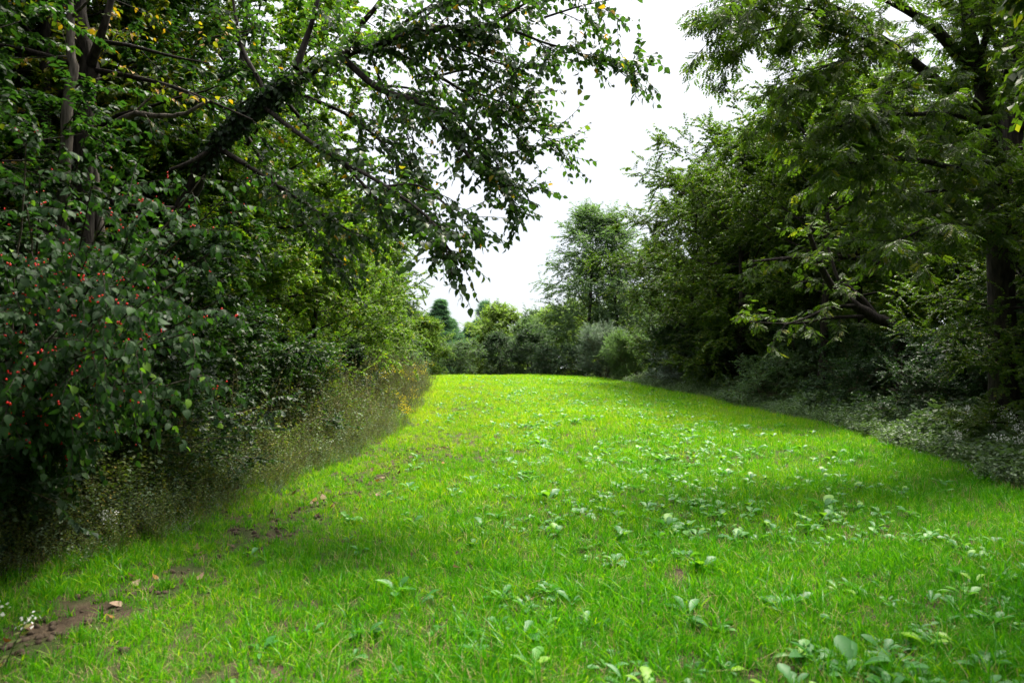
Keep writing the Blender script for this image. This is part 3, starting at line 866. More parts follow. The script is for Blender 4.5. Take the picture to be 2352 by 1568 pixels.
# ------------------------------------------------------------------ berry bush, left foreground
rng = np.random.default_rng(55)
bb = np.array((-4.6, 6.4, float(H(-4.6, 6.4))))
bush = thing('berry_bush', 'dense dark green bush hung with red berries at the left edge', 'bush', tuple(bb))
tips = [(60, 330, 5.03), (200, 300, 5.17), (330, 350, 5.03), (470, 400, 5.17), (540, 430, 5.44), (520, 560, 4.9), (420, 520, 4.62), (330, 470, 4.49), (210, 430, 4.49), (60, 470, 4.35), (120, 560, 4.08), (260, 600, 4.08), (400, 650, 4.08), (500, 690, 4.49), (440, 760, 4.08), (330, 780, 3.94), (230, 800, 3.94), (130, 760, 3.94), (50, 700, 3.94), (60, 850, 4.08), (360, 880, 4.35), (470, 860, 4.62), (160, 900, 4.35), (20, 930, 4.08), (260, 700, 3.81), (-60, 600, 4.08), (-80, 420, 4.62), (-30, 820, 3.94), (100, 660, 4.49), (300, 640, 4.76), (420, 740, 4.9), (180, 840, 4.62), (90, 380, 4.76), (270, 400, 4.9)]
lv = []; tws = []; ber = []
for k, tpv in enumerate(tips):
    T = at(*tpv)
    st = bb + np.array((rng.normal() * .12, rng.normal() * .12, .0))
    mid = lerp(st, T, .55) + np.array((-.1, .15, .35 + .25 * rng.random()))
    pts = smooth_line([st, lerp(st, mid, .5) + (0, 0, .12), mid, T], 12, .01, rng)
    obj('stem', tubes_mesh('bush_stem', [(pts - bb, np.linspace(.017, .004, 12))], M['bark_grey' if k % 3 == 0 else 'bark'], 6), bush)
    for s in range(19):
        t = lerp(.3, 1, (s + rng.random()) / 19)
        p, d = along(pts, t)
        sd = d * .5 + rng.normal(size=3) * .55 + np.array((.1, -.25, -.15))
        tw = bough(rng, p, sd, rng.uniform(.3, .68), 6, .1, -.09)
        tws.append((tw - bb, np.linspace(.003, .0012, 7)))
        twig_leaves(rng, tw, 18, .064, lv, .75, .5, .08)
        for b in range(rng.integers(0, 3)):
            q, dd = along(tw, rng.uniform(.15, .95))
            for h_ in range(rng.integers(1, 4)):
                ber.append(q + rng.normal(size=3) * .010 + (.005, -.03, .012))
P, D, Nn, L = pack(lv); tint = tints(rng, len(P), .05)
tag(obj('twig_mass', tubes_mesh('bush_twigs', tws, M['bark'], 4), bush), kind='stuff')
mask = leaf_parts(bush, [LEAF_OVATE, LEAF_OVATE2], P - bb, D, Nn, L, tint, 'berry_leaf', 0)
u, v, d = to_view(P)
size = np.where((u > 0) & (u < 1024) & (v > 0), L / np.maximum(d, .1), 0)
pick = np.argsort(-size)[:300]
mask[pick] = False
bank = {}
Rm = rot_to(D[pick], Nn[pick])
for q, i in enumerate(pick):
    key = (q % 2, int(tint[i] * 12))
    if key not in bank:
        vv, ff = (LEAF_OVATE, LEAF_OVATE2)[key[0]]
        bank[key] = mesh_from('single_leaf', vv * (1.15, 1, 1), ff, np.full(len(ff), (key[1] + .5) / 12.0), M['berry_leaf'])
    o = obj('leaf', bank[key], bush)
    m = Matrix.Identity(4)
    for a in range(3):
        for b in range(3): m[a][b] = Rm[q, a, b] * L[i]
        m[a][3] = P[i][a] - bb[a]
    o.matrix_local = m
tag(obj('foliage', leaves_mesh('bush_foliage', LEAF_MED, P[mask] - bb, D[mask], Nn[mask], L[mask], tint[mask], M['berry_leaf'], 1.15), bush), kind='stuff')
# berries: little eight-sided beads
def bead():
    V = [(0, 0, 1)]; F = []
    for lat in (.55, -.55):
        for k in range(6): V.append((math.cos(k * 1.047) * math.sqrt(1 - lat * lat), math.sin(k * 1.047) * math.sqrt(1 - lat * lat), lat))
    V.append((0, 0, -1))
    for k in range(6):
        a, b = 1 + k, 1 + (k + 1) % 6
        F += [(0, a, b), (a, a + 6, b), (b, a + 6, b + 6), (13, b + 6, a + 6)]
    return np.array(V), np.array(F)
bv, bf = bead()
bme = mesh_from('berry', bv * .0066, bf, None, M['red'])
ber = np.array(ber)
u, v, d = to_view(ber)
order = np.argsort(np.where((u > 0) & (v > 0), d, 99))
for i in order[:300]:
    o = obj('berry', bme, bush); o.location = tuple(ber[i] - bb)
rest_b = ber[order[300:]]
if len(rest_b):
    VV = (bv[None] * .0055 + (rest_b - bb)[:, None, :]).reshape(-1, 3)
    FF = (bf[None] + (np.arange(len(rest_b)) * len(bv))[:, None, None]).reshape(-1, 3)
    tag(obj('berry_mass', mesh_from('berry_mass', VV, FF, None, M['red']), bush), kind='stuff')
print('bush leaves', len(P), 'berries', len(ber))

# ------------------------------------------------------------------ big tree on the right with spreading limbs
rng = np.random.default_rng(202)
rb = at(2300, 900, 11.6); rb = np.array((rb[0], rb[1], float(H(rb[0], rb[1])) - .1))
tp3 = smooth_line([rb, at(2300, 700, 11.6), at(2290, 500, 11.6), at(2285, 350, 11.6), at(2265, 240, 11.6), at(2240, 140, 11.6), at(2225, 60, 11.7), at(2212, -40, 11.8), at(2200, -200, 12)], 30, .012, rng)
rt = np.interp(np.linspace(0, 1, 30), [0, .06, .4, .6, 1], [.28, .21, .18, .12, .06])
walnut = [(tp3, rt, .8),
          G([(2255, 190, 11.6), (2200, 126, 11.4), (2149, 68, 11.1), (2098, 31, 10.9), (2029, -5, 10.7), (1940, -50, 10.5)], .11, .035, .35),
          G([(2275, 260, 11.6), (2190, 215, 11.4), (2125, 164, 11.1), (2064, 116, 10.8), (2005, 75, 10.6), (1961, 41, 10.4), (1880, 0, 10.2), (1790, -20, 10)], .10, .018, .6),
          G([(2080, 130, 10.9), (2005, 99, 10.7), (1940, 78, 10.5), (1860, 55, 10.3), (1760, 70, 10.1), (1690, 110, 10)], .05, .008, 1.1),
          G([(2290, 300, 11.6), (2200, 263, 11.0), (2100, 262, 10.5), (2005, 265, 10.1), (1930, 290, 9.9)], .055, .012, .9),
          G([(2290, 420, 11.6), (2217, 393, 10.8), (2098, 366, 10.2), (1990, 365, 9.8), (1944, 375, 9.6)], .06, .01, .9),
          G([(2295, 450, 11.6), (2240, 437, 11.2), (2130, 440, 10.6), (2040, 470, 10.2)], .04, .008, .9),
          G([(2245, 160, 11.6), (2270, 60, 11.4), (2285, -20, 11.3)], .06, .03, .4),
          G([(2125, 164, 11.1), (2080, 185, 10.8), (2030, 220, 10.6), (1990, 270, 10.4), (1960, 330, 10.3)], .025, .006, 1.0),
          G([(2005, 75, 10.6), (1950, 130, 10.3), (1900, 150, 10.1), (1830, 190, 10), (1790, 260, 9.9)], .02, .005, 1.1),
          G([(1961, 41, 10.4), (1850, 20, 10), (1780, 12, 9.7), (1720, 10, 9.5), (1690, 30, 9.4)], .02, .005, 1.3),
          G([(2300, 560, 11.6), (2240, 520, 10.6), (2140, 520, 9.8), (2050, 560, 9.2)], .04, .008, .9),
          G([(2300, 200, 11.7), (2340, 100, 11.4), (2400, 40, 11.2)], .06, .03, .7)]
walnut_root, wP, _ = guided_tree('spreading_tree', 'big dark-trunked tree at the right edge, its limbs fanning up and left', walnut, rng, .17, 'walnut', 'bark', PINNATE, [PINNATE],
            per_m=6.5, sub=4, nlf=8, sprig=(.5, 1.2), dirbias=(-.15, -.2, -.1), droop=.5, flat=.4, yellow=.03, start=.1)

# second trunk further right, leaning out of the frame
rng = np.random.default_rng(203)
b2 = at(2320, 900, 13.2); b2 = np.array((b2[0], b2[1], float(H(b2[0], b2[1])) - .1))
t2 = smooth_line([b2, at(2315, 500, 13.2), at(2322, 160, 13.2), at(2340, 0, 13.2), at(2375, -250, 13.2)], 22, .012, rng)
second = [(t2, np.linspace(.28, .10, 22), .5),
          G([(2320, 180, 13.2), (2270, 60, 13), (2200, -40, 12.8)], .08, .03, .7),
          G([(2318, 330, 13.2), (2380, 250, 12.8), (2450, 200, 12.5)], .08, .03, .7)]
guided_tree('leaning_tree', 'dark upright trunk at the far right border, partly cut off by the frame', second, rng, .30, 'walnut', 'bark', PINNATE, [PINNATE], per_m=4, sub=3, nlf=4, nparts=0, droop=.5, flat=.35)

# low leaning tree in the shade below it
rng = np.random.default_rng(204)
b4 = at(2075, 830, 16.5); b4 = np.array((b4[0], b4[1], float(H(b4[0], b4[1])) - .1))
lean_t = [(smooth_line([b4, at(2060, 770, 16.5), at(2000, 725, 16.4), at(1950, 690, 16.3), at(1915, 660, 16.2), at(1880, 600, 16), at(1860, 540, 15.8)], 20, .01, rng), np.linspace(.16, .05, 20), .4),
          G([(2020, 735, 16.4), (1985, 690, 16.5), (1950, 660, 16.5), (1925, 640, 16.5), (1900, 560, 16.6)], .08, .03, .5),
          G([(1965, 700, 16.3), (1900, 708, 15.8), (1850, 730, 15.4), (1800, 745, 15)], .05, .015, .4),
          G([(1990, 725, 16.4), (1900, 730, 15.9), (1850, 740, 15.5), (1780, 742, 15.2), (1720, 738, 15)], .05, .012, .4),
          G([(2030, 606, 18.6), (1950, 590, 18.4), (1880, 588, 18.2), (1807, 592, 18.0), (1730, 600, 17.8)], .085, .03, .6)]
guided_tree('slanting_tree', 'black slanting trunk with low bare limbs in the shaded gap on the right', lean_t, rng, .20, 'walnut', 'bark', PINNATE, [PINNATE], per_m=4, sub=3, nlf=5, nparts=0, droop=.4)

# slender dark trunks, upper left
rng = np.random.default_rng(205)
b5 = at(190, 900, 8.2); b5 = np.array((b5[0], b5[1], float(H(b5[0], b5[1])) - .1))
slim = [(smooth_line([b5, at(185, 560, 8.2), at(188, 330, 8.2), at(195, 220, 8.2), at(205, 160, 8.2), at(192, 90, 8.2), at(183, 30, 8.2), at(178, -60, 8.2), at(170, -250, 8.4)], 26, .008, rng), np.interp(np.linspace(0, 1, 26), [0, .5, .7, 1], [.14, .11, .085, .05]), .3),
        G([(205, 165, 8.2), (215, 130, 8.1), (235, 70, 8.0), (250, 20, 8.0), (270, -60, 8.0)], .06, .03, .5),
        G([(203, 110, 8.2), (185, 60, 8.3), (160, 30, 8.4), (130, 0, 8.5)], .035, .018, .5),
        G([(230, 95, 8.1), (300, 105, 7.9), (400, 130, 7.7), (480, 145, 7.6)], .03, .008, .35),
        G([(205, 160, 8.2), (110, 130, 8.0), (40, 112, 7.9), (-40, 100, 7.9)], .04, .03, .25),
        G([(215, 160, 8.2), (300, 175, 8.0), (400, 200, 7.9), (490, 235, 7.8), (580, 275, 7.8)], .035, .01, .35)]
guided_tree('forked_tree', 'slender dark forked trunk with yellowing leaves in the upper left', slim, rng, .072, 'wild_yellow', 'bark', LEAF_OVATE, [LEAF_OVATE, LEAF_OVATE2], per_m=5, sub=2, nlf=8, nparts=150, droop=.5, flat=.6, yellow=.3)
rng = np.random.default_rng(206)
b6 = at(150, 900, 7.7); b6 = np.array((b6[0], b6[1], float(H(b6[0], b6[1])) - .1))
slim2 = [(smooth_line([b6, at(145, 560, 7.7), at(150, 320, 7.7), at(158, 220, 7.7), at(168, 150, 7.7), at(162, 90, 7.7), at(160, 0, 7.7), at(155, -120, 7.8)], 22, .008, rng), np.linspace(.075, .03, 22), .2),
         G([(163, 40, 7.7), (190, 15, 7.6), (215, -10, 7.5)], .02, .01, .3),
         G([(165, 130, 7.7), (130, 130, 7.6), (108, 145, 7.5)], .015, .006, .3)]
guided_tree('pale_sapling', 'thin pale grey trunk just left of the forked dark trunk', slim2, rng, .085, 'wild_yellow', 'bark_grey', LEAF_OVATE, [LEAF_OVATE], per_m=4, sub=2, nlf=8, nparts=0, droop=.5, yellow=.25)
rng = np.random.default_rng(207)
b7 = at(330, 820, 8.6); b7 = np.array((b7[0], b7[1], float(H(b7[0], b7[1])) - .1))
arch = [(smooth_line([b7, at(215, 420, 8.5), at(215, 325, 8.4), at(260, 290, 8.3), at(305, 262, 8.2), at(360, 266, 8.1), at(420, 262, 8.0), at(480, 230, 8.0)], 26, .008, rng), np.linspace(.06, .018, 26), .15),
        G([(305, 262, 8.2), (350, 220, 8.2), (385, 200, 8.2)], .015, .005, .3)]
guided_tree('arching_sapling', 'thin bare arching stem crossing the shade left of the leaning trunk', arch, rng, .085, 'green', 'bark_grey', LEAF_OVATE, [LEAF_OVATE], per_m=4, sub=2, nlf=8, nparts=0, droop=.5)

# ------------------------------------------------------------------ the other trees and bushes, one by one
T = [
 # proto, x, y, scale, rot, material, name, label, category
 ('mid', -5.7, 14.0, .80, .3, 'lime', 'edge_tree', 'yellow-green small tree behind the brown weeds, nearest along the left edge', 'tree'),
 ('mid', -5.4, 18.5, .80, 1.9, 'lime', 'edge_tree', 'yellow-green small tree second along the left edge, sunlit on its field side', 'tree'),
 ('mid', -5.6, 23.5, .84, 3.1, 'lime', 'edge_tree', 'yellow-green tree third along the left edge, above the goldenrod', 'tree'),
 ('mid', -6.9, 29.5, .84, 4.6, 'lime', 'edge_tree', 'yellow-green tree farthest along the left edge, its side against the sky', 'tree'),
 ('tall2', -8.8, 20.0, .80, .6, 'lime', 'wood_tree', 'tall yellowing tree rising behind the small left edge trees', 'tree'),
 ('tall', -9.8, 11.5, .90, 1.2, 'green', 'wood_tree', 'tall leafy tree standing behind the leaning ivy-clad trunk', 'tree'),
 ('tall2', -7.6, 12.6, .85, 4.2, 'wild_yellow', 'wood_tree', 'tall tree with many yellow leaves behind the forked trunk', 'tree'),
 ('tall', -12.5, 8.0, .95, 2.2, 'green', 'wood_tree', 'dark leafy tree at the far upper left corner', 'tree'),
 ('tall', -9.0, 27.0, .62, 5.0, 'green', 'wood_tree', 'green tree half hidden behind the farthest left edge tree', 'tree'),
 ('tall', -13.5, 17.0, 1.0, 3.0, 'lime', 'wood_tree', 'tall tree deep in the left wood, sky showing through its crown', 'tree'),
 ('tall2', -9.2, 6.2, .9, 2.7, 'lime', 'wood_tree', 'leafy tree over the berry bush at the left border', 'tree'),
 ('tall', -6.4, 14.8, .95, .9, 'lime', 'wood_tree', 'leafy tree seen through the hanging boughs of the leaning tree', 'tree'),
 ('tall', -7.2, 10.6, .92, 1.9, 'green', 'wood_tree', 'dark tree whose low crown fills the shade left of the leaning trunk', 'tree'),
 ('mid', -6.6, 6.6, .95, 5.0, 'green', 'wood_tree', 'dense dark small tree pressed against the back of the berry bush', 'tree'),
 ('tall2', -7.4, 1.6, 1.25, .4, 'green', 'wood_tree', 'tree added at the left border so its high crown shades the berry bush', 'tree'),  # added canopy, keeps overhead sky light off the berry bush
 ('tall2', 8.6, 4.5, 1.15, 2.4, 'walnut', 'wood_tree', 'tree added beside the camera on the right so its high crown shades the grass', 'tree'),  # added canopy out of view, darkens the near right grass
 ('shrub', -5.6, 5.9, .95, .4, 'dusky', 'wood_shrub', 'dark shrub in deep shade behind the berry bush', 'shrub'),
 ('shrub', -5.2, 8.0, 1.0, 1.4, 'dusky', 'wood_shrub', 'dark shrub under the leaning tree beyond the berry bush', 'shrub'),
 ('shrub', -4.9, 10.4, .80, 2.6, 'green', 'wood_shrub', 'glossy-leaved shrub right of the berry bush catching the light', 'shrub'),
 ('low', -4.0, 11.9, .95, .9, 'green', 'wood_shrub', 'low glossy shrub directly behind the weeds, left of the dark hollow', 'shrub'),
 ('shrub', -5.0, 13.0, .72, 3.6, 'green', 'wood_shrub', 'rounded green shrub left of the brown weeds under the edge trees', 'shrub'),
 ('shrub', -4.6, 16.8, .62, 5.1, 'dusky', 'wood_shrub', 'dark shrub in the hollow above the goldenrod', 'shrub'),
 ('low', -4.1, 7.6, .75, 2.0, 'green', 'wood_shrub', 'small bush below the right side of the berry bush', 'shrub'),
 ('shrub', -5.6, 33.0, .80, .2, 'grey', 'far_shrub', 'grey-green shrub at the left end of the crest', 'shrub'),
 ('round', -5.9, 46.5, .60, 1.0, 'lime', 'far_shrub', 'rounded yellow-green shrub beyond the crest on the left', 'shrub'),
 ('shrub', -4.2, 50.0, .95, 2.0, 'grey', 'far_shrub', 'pale grey-green shrub right of the rounded yellow-green one', 'shrub'),
 ('spruce', -9.0, 78.0, .98, 0, 'conifer', 'conifer', 'blue-green conifer left of the gap beyond the field', 'tree'),
 ('spruce', -7.2, 84.0, .86, 2, 'conifer', 'conifer', 'lower blue-green conifer hugging the left conifer', 'tree'),
 ('spruce', -5.9, 90.0, .88, 1, 'conifer', 'conifer', 'dark conifer in the middle of the gap, below the lone pine', 'tree'),
 ('spruce', -3.9, 92.0, .92, 3, 'conifer', 'conifer', 'dark conifer right of the middle one in the gap', 'tree'),
 ('pine', -4.1, 97.0, 1.02, 1.0, 'conifer', 'pine_tree', 'lone pine with open spiky top standing above the far trees', 'tree'),
 ('round', -1.0, 62.0, 1.04, .4, 'pale', 'far_tree', 'pale green rounded tree in the centre beyond the crest', 'tree'),
 ('round', -2.7, 60.0, .62, 2.4, 'pale', 'far_tree', 'small pale green tree left of the large pale rounded one', 'tree'),
 ('round', 1.3, 58.0, .78, 3.4, 'grey', 'far_tree', 'grey-green rounded tree right of the pale one', 'tree'),
 ('round', -.9, 53.5, .54, 5.4, 'dusky', 'far_shrub', 'dark round shrub in front of the pale rounded tree', 'shrub'),
 ('round', 1.5, 52.0, .56, 4.4, 'dusky', 'far_shrub', 'dark shrub below the tall airy tree, second right of the pale tree', 'shrub'),
 ('round', 1.9, 74.0, 1.24, 2.2, 'grey', 'far_tree', 'grey-green domed tree rising behind the pale rounded one', 'tree'),
 ('round', 4.6, 70.0, 1.22, .2, 'pale', 'far_tree', 'pale green domed tree seen just left of the tall airy tree', 'tree'),
 ('airy', 4.7, 45.0, .92, .7, 'grey', 'airy_tree', 'tall airy grey-green tree with visible stems against the sky', 'tree'),
 ('airy', 6.9, 44.5, .86, 2.7, 'grey', 'airy_tree', 'grey-green airy tree just behind and right of the tallest one', 'tree'),
 ('shrub', 2.3, 42.0, .64, .9, 'dusky', 'far_shrub', 'dark shrub at the crest under the left side of the airy tree', 'shrub'),
 ('shrub', 3.7, 40.5, .64, 2.9, 'dusky', 'far_shrub', 'dark bush at the crest under the middle of the airy tree', 'shrub'),
 ('wispy', 5.0, 37.5, .95, .9, 'silver', 'silver_bush', 'silvery upright wispy bush at the right end of the crest', 'shrub'),
 ('wispy', 5.9, 35.0, .80, 2.9, 'grey', 'silver_bush', 'grey upright bush right of the silvery one', 'shrub'),
 ('pinn2', 8.0, 30.0, 1.05, .2, 'walnut', 'field_tree', 'lit green tree beside the airy tree, farthest of the right edge trees', 'tree'),
 ('pinn2', 8.5, 25.5, 1.15, 2.2, 'walnut', 'field_tree', 'bright green tree reaching out over the right side of the field', 'tree'),
 ('pinn', 9.2, 20.5, .98, 4.0, 'walnut', 'field_tree', 'tall green tree in the middle of the right edge, behind the shaded gap', 'tree'),
 ('pinn', 12.5, 24.0, 1.1, 1.0, 'walnut', 'wood_tree', 'tall tree set back in the right wood behind the bright green one', 'tree'),
 ('tall', 14.5, 17.5, .95, 1.5, 'green', 'wood_tree', 'dark tall tree behind the spreading tree on the right', 'tree'),
 ('tall2', 11.8, 33.0, .9, 2.5, 'lime', 'wood_tree', 'yellow-green tree deep behind the shaded gap on the right', 'tree'),
 ('tall', 15.0, 10.5, .9, 4.5, 'green', 'wood_tree', 'dark leafy tree at the far upper right corner', 'tree'),
 ('shrub', 7.6, 30.5, 1.0, .5, 'green', 'edge_shrub', 'green shrub on the right edge below the farthest lit tree', 'shrub'),
 ('shrub', 9.3, 26.5, 1.05, 1.5, 'dusky', 'edge_shrub', 'dusky shrub on the right edge below the bright green tree', 'shrub'),
 ('shrub', 9.9, 22.5, 1.0, 2.5, 'grey', 'edge_shrub', 'greyish shrub on the right edge left of the shaded gap', 'shrub'),
 ('shrub', 10.3, 19.0, .85, 3.5, 'green', 'edge_shrub', 'green shrub under the slanting black trunk', 'shrub'),
 ('shrub', 10.4, 16.0, .80, 4.5, 'dusky', 'edge_shrub', 'dark shrub right of the slanting black trunk', 'shrub'),
 ('shrub', 10.0, 13.2, .84, 5.5, 'dusky', 'edge_shrub', 'dark shrub at the foot of the big right trunk', 'shrub'),
 ('shrub', 9.8, 10.9, .9, .9, 'dusky', 'edge_shrub', 'dark shrub at the right border behind the white flowers', 'shrub'),
 ('shrub', 9.7, 8.6, 1.0, 1.9, 'dusky', 'edge_shrub', 'dark shrub at the right border nearest the camera', 'shrub'),
 ('pinn2', 11.4, 12.2, .78, 3.3, 'walnut', 'wood_tree', 'bushy pinnate-leaved tree behind the big dark trunk', 'tree'),
 ('pinn2', 10.4, 27.6, 1.12, 1.7, 'walnut', 'field_tree', 'green tree close behind the bright green one, filling its outline against the sky', 'tree'),
 ('pinn2', 10.6, 33.5, 1.0, 4.7, 'walnut', 'field_tree', 'green tree behind the farthest lit tree, next to the airy trees', 'tree'),
 ('mid', 10.2, 28.5, .9, 1.1, 'green', 'wood_tree', 'green tree filling the wood behind the farthest right shrubs', 'tree'),
 ('pinn2', 8.3, 10.9, .56, 2.0, 'walnut', 'wood_tree', 'pinnate-leaved sapling in front of the big trunk at the right border', 'tree'),
 ('low', 8.7, 17.6, .9, .3, 'dusky', 'edge_shrub', 'low dusky bush in front of the slanting trunk, above the ground cover', 'shrub'),
 ('low', 7.9, 21.0, .95, 1.3, 'grey', 'edge_shrub', 'low grey bush at the field edge below the tall middle tree', 'shrub'),
 ('low', 8.9, 14.2, .9, 2.3, 'dusky', 'edge_shrub', 'low dark bush between the slanting trunk and the big trunk', 'shrub'),
 ('low', 6.9, 28.5, .9, 3.3, 'silver', 'edge_shrub', 'low pale bush where the right edge meets the crest', 'shrub'),
]
for (pk, x_, y_, s, rz, mat, nm, lab, cat) in T:
    PR[pk].place(x_, y_, s * {'airy': 1.3, 'spruce': 1.75}.get(pk, 1), rz, nm, lab, cat, None, mat, limbs=(y_ < 60), flat=1 / {'airy': 1.3, 'spruce': 1.75}.get(pk, 1))

# deep woods either side and beyond: read as one mass each
def mass(name, plist, label):
    kinds = sorted({p[0] for p in plist})
    groups = [(k, [p for p in plist if p[0] == k]) for k in kinds]
    srcs = []; P = []; Rr = []; S = []; I = []
    for k, ps in groups:
        c0 = len(srcs)
        srcs.append(src('crown_shape', PR[k].crown)); srcs.append(src('trunk_shape', PR[k].trunk[0]))
        for p in ps:
            for q in (0, 1):
                P.append((p[1], p[2], float(H(p[1], p[2])) - .05)); Rr.append((0, 0, p[4])); S.append(p[3]); I.append(c0 + q)
    return scatter(name, srcs, np.array(P), np.array(Rr), np.array(S), np.array(I), label)
rng = np.random.default_rng(77)
def spread_points(n, x0, x1, y0, y1, dmin):
    out = []
    for _ in range(6000):
        p = (rng.uniform(x0, x1), rng.uniform(y0, y1))
        if all((p[0] - q[0]) ** 2 + (p[1] - q[1]) ** 2 > dmin * dmin for q in out):
            out.append(p)
        if len(out) >= n: break
    return out
def side(sg):
    w = []
    for k, (a, b) in enumerate(spread_points(46, 15.5, 40, -22, 56, 4.0)):
        w.append(('tall' if k % 2 else 'tall2', sg * a, b, rng.uniform(.8, 1.05), rng.uniform(0, 6)))
    for k, (a, b) in enumerate(spread_points(60, 12.5 if sg > 0 else 9.5, 26, -4, 52, 2.2)):
        w.append(('shrub', sg * a, b, rng.uniform(.8, 1.2) if a > 16 else rng.uniform(.6, .9), rng.uniform(0, 6)))
    for k, (a, b) in enumerate(spread_points(9, 6.8, 15, -20, 1.0, 4)):  # unseen trees added behind the camera to darken glossy leaf reflections
        w.append(('tall', sg * a, b, rng.uniform(.75, .95), rng.uniform(0, 6)))
    return w
mass('left_woodland', side(-1), 'shaded depth of the wood on the left')
mass('right_woodland', side(1), 'shaded depth of the wood on the right')
fw = []
for k, (a, b) in enumerate(spread_points(80, -90, 90, 112, 160, 7)):
    fw.append((('tall', 'tall2', 'round')[k % 3], a, b, rng.uniform(.95, 1.2), rng.uniform(0, 6)))
for (x0, x1) in ((6.5, 30), (-32, -9.5)):
    for k, (a, b) in enumerate(spread_points(22, x0, x1, 52, 104, 4.5)):
        fw.append(('round' if k % 3 else 'tall', a, b, rng.uniform(.9, 1.2), rng.uniform(0, 6)))
mass('distant_woods', fw, 'far wooded slope beyond the field')

# ------------------------------------------------------------------ undergrowth
def weed_shape(rng, h, nst, nlf, ll, tmpl, mat, spread=.12, stem_r=.0022, wid=1.0, droop=.25, flat=.5):
    lines = []; lv = []
    for s in range(nst):
        p = np.array((rng.normal() * spread, rng.normal() * spread, 0))
        tw = bough(rng, p, np.array((rng.normal() * .3, rng.normal() * .3, 1)), h * rng.uniform(.6, 1.1), 6, .1, .02)
        lines.append((tw, np.linspace(stem_r, stem_r * .4, 7)))
        twig_leaves(rng, tw, nlf, ll, lv, droop, flat, .2)
    P, D, Nn, L = pack(lv)
    v1 = leaves_mesh('weed', tmpl, P, D, Nn, L, tints(rng, len(P), .06), M[mat], wid)
    nv = len(v1.vertices)
    st = tubes_mesh('weed_stem', lines, M['dry_stem' if mat == 'dry' else 'stem'], 3)
    return v1, st

def join_meshes(name, mes):
    V = []; F = []; tn = []; mi = []; mats = []; k = 0
    for me in mes:
        v = np.empty(len(me.vertices) * 3, np.float32); me.vertices.foreach_get("co", v); v = v.reshape(-1, 3)
        me.calc_loop_triangles()
        f = np.empty(len(me.loop_triangles) * 3, np.int32); me.loop_triangles.foreach_get("vertices", f); f = f.reshape(-1, 3)
        pi = np.empty(len(me.loop_triangles), np.int32); me.loop_triangles.foreach_get("polygon_index", pi)
        if "tint" in me.attributes:
            t = np.empty(len(me.polygons), np.float32); me.attributes["tint"].data.foreach_get("value", t); t = t[pi]
        else: t = np.full(len(f), .5)
        V.append(v); F.append(f + k); tn.append(t); mi.append(np.full(len(f), len(mats), np.int32)); mats.append(me.materials[0]); k += len(v)
    out = mesh_from(name, np.vstack(V), np.vstack(F), np.concatenate(tn))
    for m in mats: out.materials.append(m)
    out.polygons.foreach_set("material_index", np.concatenate(mi))
    return out

rng = np.random.default_rng(88)
weeds = [src('weed', join_meshes('weed', weed_shape(rng, .85, 8, 20, .045, LEAF_LOW, 'weed'))) for k in range(3)]
weeds += [src('weed', join_meshes('green_weed', weed_shape(rng, .7, 7, 18, .055, LEAF_LOW, 'cover'))) for k in range(2)]
drys = [src('dry', join_meshes('dry', weed_shape(rng, 1.0, 14, 40, .032, LEAF_NARROW, 'dry', .16, .003, 2.0, -.2, .9))) for k in range(3)]
covers = [src('cover', join_meshes('cover', weed_shape(rng, .38, 6, 10, .075, LEAF_OVATE, 'cover', .12, .002, 1.1, .1, .35))) for k in range(3)]

# left bank: mixed weeds
n = 2400
y = 3.6 + 11.4 * rng.random(n) ** 1.3; off = rng.random(n) ** 1.0 * 3.3 - .2
x = xl(y) - .05 - off + .25 * (vnoise(y, y * 0, .6, 9) - .5)
s = lerp(.25, 1.15, np.clip((off + .2) / 1.4, 0, 1)) * rng.uniform(.7, 1.2, n)
scatter('left_undergrowth', weeds, np.stack([x, y, H(x, y)], 1), np.stack([rng.normal(size=n) * .15, rng.normal(size=n) * .15, rng.uniform(0, 6.28, n)], 1), s, rng.integers(0, 5, n), 'tangle of small-leaved weeds along the left edge')
# brown weeds further along
n = 1250
y = rng.uniform(8.5, 34, n); off = rng.random(n) ** 1.0 * 2.9 - .3
x = xl(y) - .1 - off + .3 * (vnoise(y, y * 0, .9, 10) - .5)
s = lerp(.28, 1.15, np.clip((off + .3) / 1.3, 0, 1)) * rng.uniform(.7, 1.2, n)
scatter('brown_weeds', drys + weeds[1:4], np.stack([x, y, H(x, y)], 1), np.stack([rng.normal(size=n) * .12, rng.normal(size=n) * .12, rng.uniform(0, 6.28, n)], 1), s * rng.choice([.7, 1, 1, 1.25], n), np.where(rng.random(n) < .45, rng.integers(3, 6, n), rng.integers(0, 3, n)), 'thicket of fine brown dry weeds at the left of the field')
# right edge ground cover
n = 3200
y = 6.0 + 27 * rng.random(n) ** 1.5; off = rng.random(n) ** 1.5 * 2.8
x = xr(y) - .15 + off + .35 * (vnoise(y, y * 0, .9, 11) - .5)
s = lerp(.6, 1.75, np.clip(off / 1.5, 0, 1)) * rng.uniform(.7, 1.2, n)
scatter('right_ground_cover', covers, np.stack([x, y, H(x, y)], 1), np.stack([rng.normal(size=n) * .12, rng.normal(size=n) * .12, rng.uniform(0, 6.28, n)], 1), s, rng.integers(0, 3, n), 'low leafy ground cover along the right edge of the field')

